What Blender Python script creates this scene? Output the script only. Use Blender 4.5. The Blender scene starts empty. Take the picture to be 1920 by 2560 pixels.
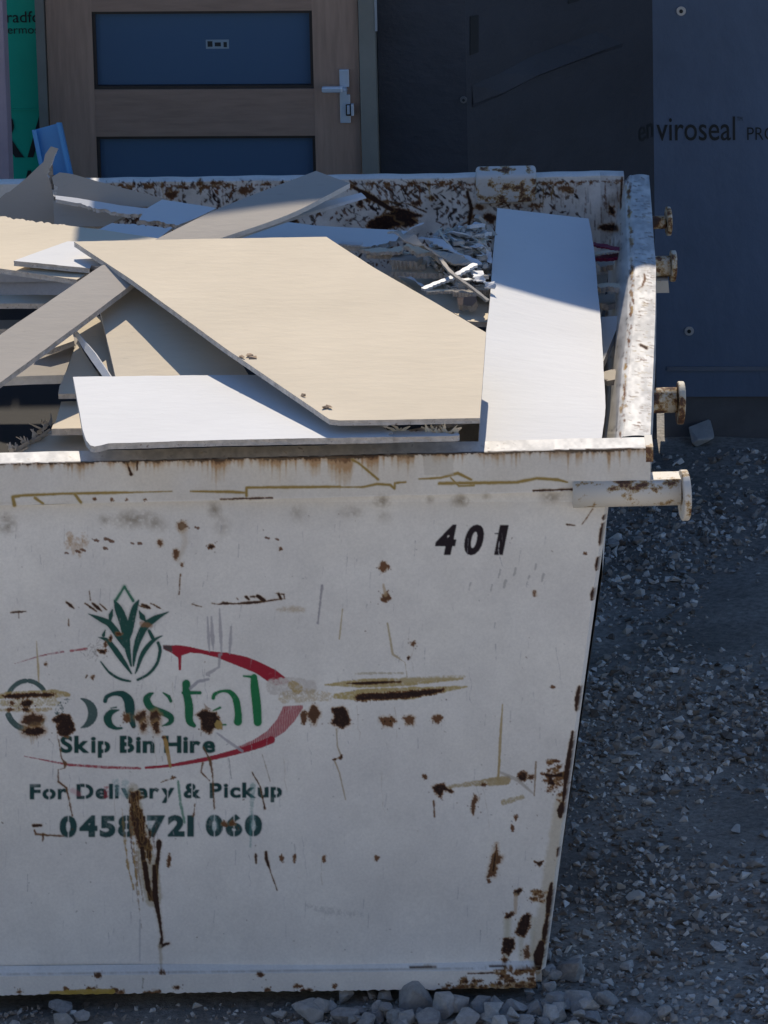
import bpy, bmesh, math, random
import numpy as np
from mathutils import Vector, Matrix, noise as mnoise

random.seed(7); RNG = np.random.default_rng(7)
SC = bpy.context.scene
COL = SC.collection

# ------------------------------------------------------------------ camera
F, CX, CY = 18000.0, 960.0, 1280.0            # focal length and centre in photo pixels
CAM = Vector((0.0, -14.82, 6.27))
PITCH, ROLL = math.radians(19.2), 0.024
fw = Vector((0, math.cos(PITCH), -math.sin(PITCH)))
r0 = Vector((1, 0, 0)); u0 = r0.cross(fw)
cr = r0 * math.cos(ROLL) - u0 * math.sin(ROLL)
cu = r0 * math.sin(ROLL) + u0 * math.cos(ROLL)
cd = bpy.data.cameras.new('camera'); cam = bpy.data.objects.new('camera', cd); COL.objects.link(cam)
cd.sensor_fit = 'HORIZONTAL'; cd.sensor_width = 36.0; cd.lens = F / 1920.0 * 36.0
cd.clip_start = 0.5; cd.clip_end = 3000
M = Matrix((cr, cu, -fw)).transposed().to_4x4(); M.translation = CAM
cam.matrix_world = M
SC.camera = cam

# ------------------------------------------------------------------ light
SUN_EL, SUN_AZ = math.radians(39.5), math.radians(0.0)     # azimuth measured from +Y towards +X
world = bpy.data.worlds.new('World'); SC.world = world; world.use_nodes = True
wn = world.node_tree; wn.nodes.clear()
sky = wn.nodes.new('ShaderNodeTexSky'); sky.sky_type = 'NISHITA'; sky.sun_disc = False
sky.sun_elevation = SUN_EL; sky.sun_rotation = SUN_AZ; sky.altitude = 50; sky.dust_density = .1; sky.ozone_density = 7.0
bg = wn.nodes.new('ShaderNodeBackground'); bg.inputs['Strength'].default_value = 0.135
wo = wn.nodes.new('ShaderNodeOutputWorld')
wn.links.new(sky.outputs[0], bg.inputs[0]); wn.links.new(bg.outputs[0], wo.inputs[0])
sd = bpy.data.lights.new('sun', 'SUN'); sd.energy = 5.0; sd.angle = math.radians(0.53); sd.color = (1.0, 0.895, 0.74)
sun = bpy.data.objects.new('sun', sd); COL.objects.link(sun)
SDIR = Vector((math.sin(SUN_AZ) * math.cos(SUN_EL), math.cos(SUN_AZ) * math.cos(SUN_EL), math.sin(SUN_EL)))  # towards the sun
sun.rotation_euler = SDIR.to_track_quat('Z', 'Y').to_euler(); sun.location = (0, 6, 8)
vs = SC.view_settings; vs.view_transform = 'Standard'; vs.look = 'None'; vs.exposure = 0.0; vs.gamma = 1.0
vs.use_curve_mapping = False

# ------------------------------------------------------------------ helpers: photo pixel -> point of the place
def ray(px, py):
    return cr * ((px - CX) / F) + cu * ((CY - py) / F) + fw
def Pz(px, py, z):
    d = ray(px, py); return CAM + d * ((z - CAM.z) / d.z)
def PY(px, py, y):
    d = ray(px, py); return CAM + d * ((y - CAM.y) / d.y)
def Ppl(px, py, p, n):
    d = ray(px, py); return CAM + d * ((p - CAM).dot(n) / d.dot(n))
def plane3(a, b, c):
    A, B, C = Pz(*a), Pz(*b), Pz(*c)
    n = (B - A).cross(C - A).normalized()
    if n.z < 0: n = -n
    return A, n
def Z(ox, oy, s):
    return lambda x, y: (ox + x / s, oy + y / s)
def proj(co):                                   # (n,3) array -> px, py
    v = co - np.array(CAM)
    x = v @ np.array(cr); y = v @ np.array(cu); w = v @ np.array(fw)
    return CX + F * x / w, CY - F * y / w
def npPY(px, py, y):
    d = (np.outer((px - CX) / F, np.array(cr)) + np.outer((CY - py) / F, np.array(cu)) + np.array(fw))
    t = (y - CAM.y) / d[:, 1]
    return np.array(CAM) + d * t[:, None]

# ------------------------------------------------------------------ helpers: objects
def link(name, me, mats, parent=None, loc=None):
    o = bpy.data.objects.new(name, me); COL.objects.link(o)
    for m in (mats if isinstance(mats, (list, tuple)) else [mats]):
        if m and len(me.materials) < 8: me.materials.append(m)
    if loc is not None: o.location = loc
    if parent is not None:
        o.parent = parent
    return o
def tag(o, label=None, cat=None, group=None, kind=None):
    if label: o['label'] = label
    if cat: o['category'] = cat
    if group: o['group'] = group
    if kind: o['kind'] = kind
    return o
def empty(name, loc, label=None, cat=None, group=None, kind=None):
    o = bpy.data.objects.new(name, None); COL.objects.link(o); o.location = loc; o.empty_display_size = .1
    return tag(o, label, cat, group, kind)
def mesh_from(verts, faces, name='m', mi=None, smooth=False):
    me = bpy.data.meshes.new(name)
    me.from_pydata([tuple(v) for v in verts], [], faces)
    if mi is not None: me.polygons.foreach_set('material_index', mi)
    if smooth: me.polygons.foreach_set('use_smooth', [True] * len(me.polygons))
    me.update(); return me
def centred(verts, parent=None):
    """verts as Vectors in the world -> (local verts, origin) with the origin at the middle of the base"""
    lo = Vector((min(v[i] for v in verts) for i in range(3))); hi = Vector((max(v[i] for v in verts) for i in range(3)))
    c = Vector(((lo.x + hi.x) / 2, (lo.y + hi.y) / 2, lo.z))
    return [Vector(v) - c for v in verts], c
def place(name, verts, faces, mats, parent=None, mi=None, smooth=False):
    if parent is None:
        vv, c = centred(verts)
        return link(name, mesh_from(vv, faces, name, mi, smooth), mats, None, c)
    base = parent.location if parent.parent is None else parent.location + parent.parent.location
    return link(name, mesh_from([Vector(v) - base for v in verts], faces, name, mi, smooth), mats, parent)
def box8(p):      # eight corners: bottom a b c d then top a b c d
    return p, [(3, 2, 1, 0), (4, 5, 6, 7), (0, 1, 5, 4), (1, 2, 6, 5), (2, 3, 7, 6), (3, 0, 4, 7)]
def bevel_me(me, w, seg=2):
    bm = bmesh.new(); bm.from_mesh(me)
    bmesh.ops.bevel(bm, geom=bm.edges[:], offset=w, segments=seg, affect='EDGES', profile=.5)
    bm.to_mesh(me); bm.free(); me.update()

# ------------------------------------------------------------------ materials
def NT(name):
    m = bpy.data.materials.new(name); m.use_nodes = True
    nt = m.node_tree; b = nt.nodes['Principled BSDF']; return m, nt, b
def noise_node(nt, scale, detail=6, rough=.6, stretch=None, obj=True):
    tc = nt.nodes.new('ShaderNodeTexCoord'); n = nt.nodes.new('ShaderNodeTexNoise')
    n.inputs['Scale'].default_value = scale; n.inputs['Detail'].default_value = detail; n.inputs['Roughness'].default_value = rough
    src = tc.outputs['Object']
    if stretch:
        mp = nt.nodes.new('ShaderNodeMapping'); mp.inputs['Scale'].default_value = stretch
        nt.links.new(src, mp.inputs['Vector']); src = mp.outputs[0]
    nt.links.new(src, n.inputs['Vector']); return n
def ramp(nt, src, stops):
    r = nt.nodes.new('ShaderNodeValToRGB'); e = r.color_ramp.elements
    while len(e) < len(stops): e.new(.5)
    for k, (p, c) in enumerate(stops):
        e[k].position = p; e[k].color = (c[0], c[1], c[2], 1) if len(c) == 3 else c
    nt.links.new(src, r.inputs[0]); return r
def mix(nt, fac, a, b, mode='MIX'):
    m = nt.nodes.new('ShaderNodeMix'); m.data_type = 'RGBA'; m.blend_type = mode
    for sock, v in ((m.inputs[0], fac), (m.inputs[6], a), (m.inputs[7], b)):
        if isinstance(v, (int, float)): sock.default_value = v
        elif isinstance(v, tuple): sock.default_value = (*v, 1)
        else: nt.links.new(v, sock)
    return m.outputs[2]
def bump(nt, b, h, dist=.002, strength=.5):
    bp = nt.nodes.new('ShaderNodeBump'); bp.inputs['Distance'].default_value = dist; bp.inputs['Strength'].default_value = strength
    nt.links.new(h, bp.inputs['Height']); nt.links.new(bp.outputs[0], b.inputs['Normal'])
def simple(name, col, rough=.8, var=.15, scale=12, bdist=.001, bstr=.3, stretch=None, metal=0, spec=.5, dark=None, dthr=.62):
    m, nt, b = NT(name)
    n = noise_node(nt, scale, 7, .62, stretch)
    lo = tuple(c * (1 - var) for c in col); hi = tuple(min(1, c * (1 + var)) for c in col)
    c = ramp(nt, n.outputs[0], [(.3, lo), (.7, hi)]).outputs[0]
    if dark:
        n2 = noise_node(nt, scale * 2.3, 8, .7, stretch)
        f = ramp(nt, n2.outputs[0], [(dthr, (0, 0, 0)), (dthr + .05, (1, 1, 1))]).outputs[0]
        c = mix(nt, f, c, dark)
    nt.links.new(c, b.inputs['Base Color'])
    b.inputs['Roughness'].default_value = rough; b.inputs['Metallic'].default_value = metal
    b.inputs['Specular IOR Level'].default_value = spec
    n3 = noise_node(nt, scale * 8, 5, .6, stretch); bump(nt, b, n3.outputs[0], bdist, bstr)
    return m

def paper_mat(name, col, var=.06, marks=.5, fib=(1.5, 22, 22)):
    m, nt, b = NT(name)
    n = noise_node(nt, 3.0, 6, .6); c = ramp(nt, n.outputs[0], [(.3, tuple(x * (1 - var) for x in col)), (.7, tuple(min(1, x * (1 + var * .6)) for x in col))]).outputs[0]
    n2 = noise_node(nt, 5.0, 7, .68, fib)
    f = ramp(nt, n2.outputs[0], [(.58, (0, 0, 0)), (.75, (1, 1, 1))]).outputs[0]
    m1 = nt.nodes.new('ShaderNodeMath'); m1.operation = 'MULTIPLY'; m1.inputs[1].default_value = .35 * marks
    nt.links.new(f, m1.inputs[0])
    c = mix(nt, m1.outputs[0], c, tuple(x * .55 for x in col))
    n4 = noise_node(nt, 30.0, 4, .5, (1, 3, 3)); f4 = ramp(nt, n4.outputs[0], [(.70, (0, 0, 0)), (.76, (1, 1, 1))]).outputs[0]
    m2 = nt.nodes.new('ShaderNodeMath'); m2.operation = 'MULTIPLY'; m2.inputs[1].default_value = .5 * marks
    nt.links.new(f4, m2.inputs[0])
    c = mix(nt, m2.outputs[0], c, tuple(x * .45 for x in col))
    nt.links.new(c, b.inputs['Base Color']); b.inputs['Roughness'].default_value = .92; b.inputs['Specular IOR Level'].default_value = .12
    n3 = noise_node(nt, 14, 5, .6, (1, 2.5, 2.5)); bump(nt, b, n3.outputs[0], .004, .35)
    return m
BEIGE = paper_mat('kraft_paper', (.675, .585, .45), .07, .32)
BEIGE2 = paper_mat('kraft_paper_grey', (.43, .39, .34))
WHITE = paper_mat('white_paper', (.70, .695, .685), .04, .38)
CORE = simple('gypsum_core', (.52, .48, .44), .95, .25, 60, .002, .6, dark=(.20, .15, .12), dthr=.6)
COREW = simple('gypsum_core_white', (.66, .655, .65), .95, .1, 60, .002, .5)
KRAFT = simple('torn_kraft', (.34, .24, .16), .95, .3, 40, .001, .4)

def painted_metal():
    m, nt, b = NT('rusted_bin_paint')
    at = nt.nodes.new('ShaderNodeAttribute'); at.attribute_name = 'wear'
    n = noise_node(nt, 5, 6, .6); f = ramp(nt, n.outputs[0], [(.3, (.93, .93, .94)), (.7, (1.05, 1.05, 1.04))]).outputs[0]
    n5 = noise_node(nt, 160, 4, .6); f5 = ramp(nt, n5.outputs[0], [(.3, (.94, .94, .94)), (.7, (1.05, 1.05, 1.05))]).outputs[0]
    c = mix(nt, 1.0, at.outputs['Color'], f, 'MULTIPLY'); c = mix(nt, 1.0, c, f5, 'MULTIPLY')
    nt.links.new(c, b.inputs['Base Color'])
    r = nt.nodes.new('ShaderNodeMapRange'); r.inputs['To Min'].default_value = .56; r.inputs['To Max'].default_value = .92
    nt.links.new(at.outputs['Alpha'], r.inputs[0]); nt.links.new(r.outputs[0], b.inputs['Roughness'])
    b.inputs['Specular IOR Level'].default_value = .15
    n3 = noise_node(nt, 220, 6, .7); mm = nt.nodes.new('ShaderNodeMath'); mm.operation = 'MULTIPLY'
    nt.links.new(n3.outputs[0], mm.inputs[0]); nt.links.new(at.outputs['Alpha'], mm.inputs[1])
    ad = nt.nodes.new('ShaderNodeMath'); ad.operation = 'SUBTRACT'
    nt.links.new(mm.outputs[0], ad.inputs[0]); nt.links.new(at.outputs['Alpha'], ad.inputs[1])
    bump(nt, b, ad.outputs[0], .0015, .6)
    return m
PAINT = painted_metal()
def rusty_mat(name, col=(.58, .55, .49), thr=.52, scale=14):
    m, nt, b = NT(name)
    n = noise_node(nt, scale, 8, .68)
    c = ramp(nt, n.outputs[0], [(thr - .05, col), (thr, (.40, .27, .12)), (thr + .035, (.14, .06, .03)), (thr + .12, (.05, .028, .02))])
    nt.links.new(c.outputs[0], b.inputs['Base Color']); b.inputs['Roughness'].default_value = .7
    n3 = noise_node(nt, 150, 5, .6); bump(nt, b, n3.outputs[0], .001, .5); return m
RUSTY = rusty_mat('chipped_white_steel'); RUSTIER = rusty_mat('rusted_steel', (.45, .42, .36), .47, 20)
# ------------------------------------------------------------------ paint and wear of the bin, one colour per vertex
OX, OY, CW, CH = -10, 420, 1720, 2110
def vnoise(cell, seed):
    r = np.random.default_rng(seed); gh, gw = CH // cell + 3, CW // cell + 3
    g = r.random((gh, gw)).astype(np.float32)
    y = np.arange(CH) / cell; x = np.arange(CW) / cell
    iy = y.astype(int); ix = x.astype(int); fy = (y - iy); fx = (x - ix)
    fy = (fy * fy * (3 - 2 * fy))[:, None]; fx = (fx * fx * (3 - 2 * fx))[None, :]
    a = g[np.ix_(iy, ix)]; b = g[np.ix_(iy, ix + 1)]; c = g[np.ix_(iy + 1, ix)]; d = g[np.ix_(iy + 1, ix + 1)]
    return ((a * (1 - fx) + b * fx) * (1 - fy) + (c * (1 - fx) + d * fx) * fy) * 2 - 1
N3, N8, N20, N60, N200 = vnoise(3, 1), vnoise(8, 2), vnoise(20, 3), vnoise(60, 4), vnoise(200, 5)
NF = (N3 * .35 + N8 * .4 + N20 * .25)
CAN = np.zeros((CH, CW, 4), np.float32)
PB = np.array((.77, .745, .705)); CAN[..., :3] = PB * (1 + .035 * N60 + .04 * N200 + .02 * N20)[..., None]
DARK, MID, OCH, STAIN, GREY = (.035, .02, .017), (.15, .065, .03), (.40, .26, .09), (.46, .38, .26), (.34, .33, .33)
def reg(x0, y0, x1, y1, m=24):
    a, b = max(0, int(x0 - OX - m)), max(0, int(y0 - OY - m)); c, d = min(CW, int(x1 - OX + m)), min(CH, int(y1 - OY + m))
    if c <= a or d <= b: return None
    sl = (slice(b, d), slice(a, c))
    YY, XX = np.mgrid[b:d, a:c].astype(np.float32); return sl, XX + OX, YY + OY
def sst(d, s): t = np.clip(.5 - d / (2 * s), 0, 1); return t * t * (3 - 2 * t)
def lay(sl, mask, col, rust=0.0):
    mask = np.clip(mask, 0, 1)[..., None]; c = np.array(col, np.float32)
    CAN[sl][..., :3] += (c - CAN[sl][..., :3]) * mask
    CAN[sl][..., 3:] += (rust - CAN[sl][..., 3:]) * mask
def d_line(XX, YY, pts):
    d = np.full(XX.shape, 1e6, np.float32)
    for (x0, y0, w0), (x1, y1, w1) in zip(pts[:-1], pts[1:]):
        dx, dy = x1 - x0, y1 - y0; L = dx * dx + dy * dy + 1e-6
        t = np.clip(((XX - x0) * dx + (YY - y0) * dy) / L, 0, 1)
        d = np.minimum(d, np.hypot(XX - x0 - t * dx, YY - y0 - t * dy) - (w0 + (w1 - w0) * t) / 2)
    return d
def d_poly(XX, YY, pts):
    ins = np.zeros(XX.shape, bool); d = np.full(XX.shape, 1e6, np.float32)
    for (x0, y0), (x1, y1) in zip(pts, pts[1:] + pts[:1]):
        c = ((y0 > YY) != (y1 > YY)); 
        if y1 != y0: ins ^= c & (XX < (x1 - x0) * (YY - y0) / (y1 - y0) + x0)
        dx, dy = x1 - x0, y1 - y0; L = dx * dx + dy * dy + 1e-6
        t = np.clip(((XX - x0) * dx + (YY - y0) * dy) / L, 0, 1)
        d = np.minimum(d, np.hypot(XX - x0 - t * dx, YY - y0 - t * dy))
    return np.where(ins, -d, d)
ID = lambda x, y: (x, y)
def spline(P):
    Q = np.array([P[0]] + list(P) + [P[-1]], float); out = []
    for i in range(len(P) - 1):
        a, b, c, d = Q[i:i + 4]
        for k in range(5):
            t = k / 5; v = .5 * (2 * b + (c - a) * t + (2 * a - 5 * b + 4 * c - d) * t * t + (3 * b - a - 3 * c + d) * t ** 3); out.append((v[0], v[1], max(.3, v[2])))
    return out + [tuple(P[-1])]
def stroke(z, pts, col, a=1.0, soft=.8, rough=.6, rust=0.0, wear=0.0, s=1.0, smooth=False):
    P = [(*z(p[0], p[1]), p[2] * s) for p in pts]
    if len(P) > 3 and smooth: P = spline(P)
    g = reg(min(p[0] for p in P) - 8, min(p[1] for p in P) - 8, max(p[0] for p in P) + 8, max(p[1] for p in P) + 8)
    if g is None: return
    sl, XX, YY = g
    m = sst(d_line(XX, YY, P) + NF[sl] * rough * 3, soft) * a
    if wear: m = m * np.clip(1.25 - wear * (1.1 + NF[sl] * 2.2 + N3[sl] * .8), 0, 1)
    lay(sl, m, col, rust)
def fill(z, pts, col, a=1.0, soft=.8, rough=.6, rust=0.0, wear=0.0, fn=None):
    P = [z(*p) for p in pts]
    sl, XX, YY = reg(min(p[0] for p in P), min(p[1] for p in P), max(p[0] for p in P), max(p[1] for p in P))
    m = sst(d_poly(XX, YY, P) + NF[sl] * rough * 3, soft) * a
    if wear: m = m * np.clip(1.25 - wear * (1.1 + NF[sl] * 2.2 + N3[sl] * .8), 0, 1)
    if fn is not None: m = m * fn(XX, YY)
    lay(sl, m, col, rust)
def rust_line(z, pts, s=1.0, halo=2.5, core=True):
    stroke(z, [(x, y, w * s) for x, y, w in pts], OCH, .55, halo + 1.5, 1.0, .5)
    stroke(z, [(x, y, w * s * .9) for x, y, w in pts], MID, .9, 1.0, .7, 1)
    if core: stroke(z, [(x, y, max(.5, w * s - 3)) for x, y, w in pts], DARK, .9, .9, .7, 1)
def rust_blob(z, pts, halo=4, dark=1.0, drip=0):
    P = [z(*p) for p in pts]; x0, x1 = min(p[0] for p in P), max(p[0] for p in P); y0, y1 = min(p[1] for p in P), max(p[1] for p in P)
    sl, XX, YY = reg(x0, y0, x1, y1 + drip * 40)
    d = d_poly(XX, YY, P) + NF[sl] * 4.5
    lay(sl, sst(d - halo * .9, halo * 1.6) * .25, STAIN, .2); lay(sl, sst(d - halo * .7, halo * 1.2) * .62, (.42, .235, .075), .4)
    lay(sl, sst(d - 1 + N3[sl] * 1.5, 1.5) * .92, MID, 1)
    lay(sl, sst(d + 1.5, 1.0) * dark * np.clip(1.05 + N3[sl] * .4, .75, 1), DARK, 1)
    rr = random.Random(int(x0 * 31 + y0 * 17))
    if x1 - x0 > 12:
        for _ in range(7):
            fx_, fy_ = rr.uniform(x0 - 9, x1 + 9), rr.uniform(y0 - 7, y1 + 9); g = reg(fx_ - 2, fy_ - 2, fx_ + 2, fy_ + 2, 4)
            if g: lay(g[0], sst(np.hypot(g[1] - fx_, g[2] - fy_) - rr.uniform(.6, 2.2), 1.0) * rr.uniform(.4, .9), MID, 1)
    for k in range(int(drip * 5)):
        x = x0 + (x1 - x0) * (.15 + .7 * random.random()); L = (6 + 26 * random.random()) * drip
        stroke(ID, [(x, y1 - 3, 3), (x + random.uniform(-1, 1), y1 + L, .8)], OCH if k % 2 else MID, .55, 1.4, .4, .4)
def ell(cx, cy, rx, ry, n=14, j=.12):
    return [(cx + rx * math.cos(6.2832 * k / n) * (1 + random.uniform(-j, j)), cy + ry * math.sin(6.2832 * k / n) * (1 + random.uniform(-j, j))) for k in range(n)]

# ---- soft grime high on the panel, warm tint below the rim
sl, XX, YY = reg(-10, 1255, 1520, 1420, 0)
lay(sl, np.clip((1330 - YY) / 90, 0, 1) * (.16 + .10 * N60[sl]), STAIN)
for cx, cy, rx, ry, a in ((18, 1310, 30, 32, .55), (335, 1298, 62, 26, .7), (390, 1310, 30, 22, .5), (535, 1275, 20, 24, .6), (556, 1318, 26, 30, .3), (750, 1285, 24, 26, .3),
                          (955, 1253, 24, 18, .75), (1075, 1248, 12, 12, .6), (1152, 1252, 26, 18, .85), (1215, 1240, 14, 12, .45), (880, 1280, 34, 20, .4), (1378, 1244, 34, 20, .6),
                          (260, 1300, 14, 16, .5), (740, 1275, 16, 18, .25), (960, 1290, 26, 20, .3)):
    sl, XX, YY = reg(cx - rx, cy - ry, cx + rx, cy + ry)
    d = np.hypot((XX - cx) / rx, (YY - cy) / ry) + NF[sl] * .55
    lay(sl, np.clip(1.15 - d, 0, 1) ** .7 * a * np.clip(.75 + N8[sl] * .7 + N3[sl] * .5, 0, 1.2), (.30, .25, .185))
    lay(sl, np.clip(.75 - d + N8[sl] * .3, 0, 1) * a * .5, (.16, .13, .10))

# ---- sprayed stencil lettering
def glyph_tris(ch, bold):
    cu_ = bpy.data.curves.new('g', 'FONT'); cu_.body = ch; cu_.size = 1.0; cu_.offset = bold; cu_.resolution_u = 4
    o = bpy.data.objects.new('g', cu_); COL.objects.link(o)
    dg = bpy.context.evaluated_depsgraph_get(); dg.update()
    ev = o.evaluated_get(dg); me = ev.to_mesh(); me.calc_loop_triangles()
    v = np.array([tuple(p.co)[:2] for p in me.vertices], np.float32).reshape(-1, 2)
    t = np.array([tuple(k.vertices) for k in me.loop_triangles], int).reshape(-1, 3)
    ev.to_mesh_clear(); bpy.data.objects.remove(o); bpy.data.curves.remove(cu_)
    return v, t
def blur(a, n):
    for _ in range(n):
        a = (np.roll(a, 1, 0) + a * 2 + np.roll(a, -1, 0)) / 4; a = (np.roll(a, 1, 1) + a * 2 + np.roll(a, -1, 1)) / 4
    return a
def text(s, x0, x1, ytop, ybase, slope=0.0, shear=0.0, bold=.02, col=(.03, .09, .08), cuts='', a=.95, wear=.25, gap=.06, soft=1, boxes=None, halo=.35):
    gl = []; pen = 0.0; hcap = 0.0
    for k, ch in enumerate(s):
        if ch == ' ': pen += .30; continue
        v, t = glyph_tris(ch, bold); lo, hi = v.min(0), v.max(0)
        gl.append((k, ch, v - np.array((lo[0], 0)), t, pen, hi[0] - lo[0], lo[1], hi[1])); pen += hi[0] - lo[0] + gap
        if ch.isupper() or ch.isdigit(): hcap = max(hcap, hi[1])
    tot = pen - gap; sx = (x1 - x0) / tot; sy = (ybase - ytop) / hcap
    sl, XX, YY = reg(x0, min(ytop, ytop + slope * (x1 - x0)), x1, max(ybase, ybase + slope * (x1 - x0)) + sy * .3, 30)
    mk = np.zeros(XX.shape, np.float32)
    for k, ch, v, t, p, w, lo, hi in gl:
        if boxes: bx0, bx1 = boxes[k]; px = bx0 + v[:, 0] / w * (bx1 - bx0)
        else: px = x0 + (p + v[:, 0]) * sx
        py = ybase - v[:, 1] * sy + slope * (px - x0); px = px + shear * v[:, 1] * sy
        gm = np.zeros(XX.shape, np.float32)
        for tri in t:
            ax, ay, bx, by, cx, cy = px[tri[0]], py[tri[0]], px[tri[1]], py[tri[1]], px[tri[2]], py[tri[2]]
            i0, i1 = int(max(0, min(ax, bx, cx) - OX - sl[1].start - 1)), int(max(ax, bx, cx) - OX - sl[1].start + 3)
            j0, j1 = int(max(0, min(ay, by, cy) - OY - sl[0].start - 1)), int(max(ay, by, cy) - OY - sl[0].start + 3)
            xs, ys = XX[j0:j1, i0:i1], YY[j0:j1, i0:i1]
            e = lambda x0_, y0_, x1_, y1_: (xs - x0_) * (y1_ - y0_) - (ys - y0_) * (x1_ - x0_)
            e0, e1, e2 = e(ax, ay, bx, by), e(bx, by, cx, cy), e(cx, cy, ax, ay)
            gm[j0:j1, i0:i1] = np.maximum(gm[j0:j1, i0:i1], (((e0 >= 0) & (e1 >= 0) & (e2 >= 0)) | ((e0 <= 0) & (e1 <= 0) & (e2 <= 0))).astype(np.float32))
        if ch in cuts:
            xc = (px.min() + px.max()) / 2 + shear * (hi + lo) * 0; gm *= (np.abs(XX - xc) > 1.5)
        mk = np.maximum(mk, gm)
    m = blur(mk, soft); h = blur(mk, 12)
    wm = np.clip(1.3 - wear * (1.1 + NF[sl] * 2.0 + N20[sl] * .8), 0, 1)
    lay(sl, h * halo * wm, col); lay(sl, np.clip(m * 1.15 + .12 * N3[sl] * m, 0, 1) * a * wm, col)

TEAL, GRN, RED = (.018, .075, .072), (.02, .19, .07), (.36, .022, .042)
def lg(x): t = min(1, max(0, (x - 250) / 300)); return tuple(a + (b - a) * t for a, b in zip(TEAL, GRN))
za, zb, zc, zd = Z(0, 1480, 4.1475), Z(350, 1480, 4.1475), Z(0, 1850, 2.212), Z(0, 1400, 2.074)
q = 1 / 4.1475
# pale red ellipse
fill(zb, [(240, 555), (400, 550), (525, 570), (700, 610), (900, 630), (1100, 670), (1250, 730), (1400, 805), (1500, 880), (1570, 940), (1400, 970), (1330, 930), (1200, 840), (1000, 760), (800, 680), (640, 640), (525, 630), (430, 660), (425, 810), (400, 810), (395, 680), (320, 630), (240, 590)], RED, 1, .8, .3, wear=.1)
fill(zb, [(240, 555), (330, 552), (330, 625), (240, 590)], TEAL, .8, 3)
fill(zb, [(1480, 1185), (1690, 1172), (1692, 1200), (1600, 1340), (1500, 1450), (1350, 1540), (1180, 1625), (1050, 1665), (1000, 1610), (1180, 1530), (1320, 1440), (1420, 1320), (1470, 1220)], RED, .98, .8, .3, wear=.15,
     fn=lambda X, Y: np.clip(.82 + .35 * np.sin(X * 1.5 + 3 * N20[:X.shape[0], :X.shape[1]]), .35, 1))
stroke(zc, [(1500, 0, 40), (1400, 38, 36), (1200, 93, 26), (950, 140, 18), (806, 153, 14)], RED, .98, .8, .3, wear=.1, s=1 / 2.212, smooth=True)
stroke(zc, [(775, 156, 14), (600, 152, 16), (380, 137, 13), (135, 90, 3)], RED, .9, .8, .3, wear=.25, s=1 / 2.212)
stroke(za, [(150, 745, 2), (390, 670, 12), (520, 640, 18), (655, 620, 22)], (.32, .05, .075), .85, .8, .3, wear=.3, s=q)
stroke(za, [(735, 610, 24), (900, 588, 20)], RED, .8, .8, .4, wear=.35, s=q)
# plant emblem
LEAF = [[(1185, 88, 14), (1230, 180, 76), (1285, 320, 92), (1300, 400, 84), (1325, 600, 56), (1360, 765, 18)], [(1438, 88, 16), (1400, 160, 58), (1372, 260, 68), (1345, 400, 64), (1335, 480, 30)],
        [(1165, 185, 14), (1150, 240, 46), (1140, 300, 26)], [(1445, 200, 14), (1475, 260, 60), (1510, 300, 16)],
        [(915, 226, 6), (1050, 285, 50), (1140, 335, 62), (1230, 455, 66), (1300, 560, 54)], [(1750, 205, 6), (1610, 275, 58), (1510, 350, 74), (1440, 480, 66), (1400, 620, 46), (1384, 765, 14)],
        [(1020, 470, 6), (1120, 510, 44), (1250, 680, 54), (1362, 845, 16)], [(1685, 452, 6), (1580, 512, 38), (1480, 640, 46), (1425, 790, 26), (1402, 845, 10)],
        [(1092, 395, 10), (1072, 448, 34)], [(1545, 400, 30), (1580, 470, 40)],
        [(1045, 722, 14), (1130, 830, 24), (1240, 900, 26), (1350, 926, 20)], [(1640, 528, 30), (1660, 610, 34), (1625, 745, 30), (1540, 850, 28), (1430, 910, 26)]]
for L in LEAF: stroke(za, L, TEAL, .22, 5, .3, s=q * 1.7)
for L in LEAF: stroke(za, L, (.02, .085, .07), 1, .9, .2, wear=.12, s=q * 1.06, smooth=True)
for L in ([(645, 138, 12), (603, 206, 15)], [(645, 138, 12), (690, 211, 15)]):
    stroke(zd, L, (.04, .22, .14), .3, 4, .3, s=.9); stroke(zd, L, (.035, .16, .10), .95, .8, .2, s=.482)
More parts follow.
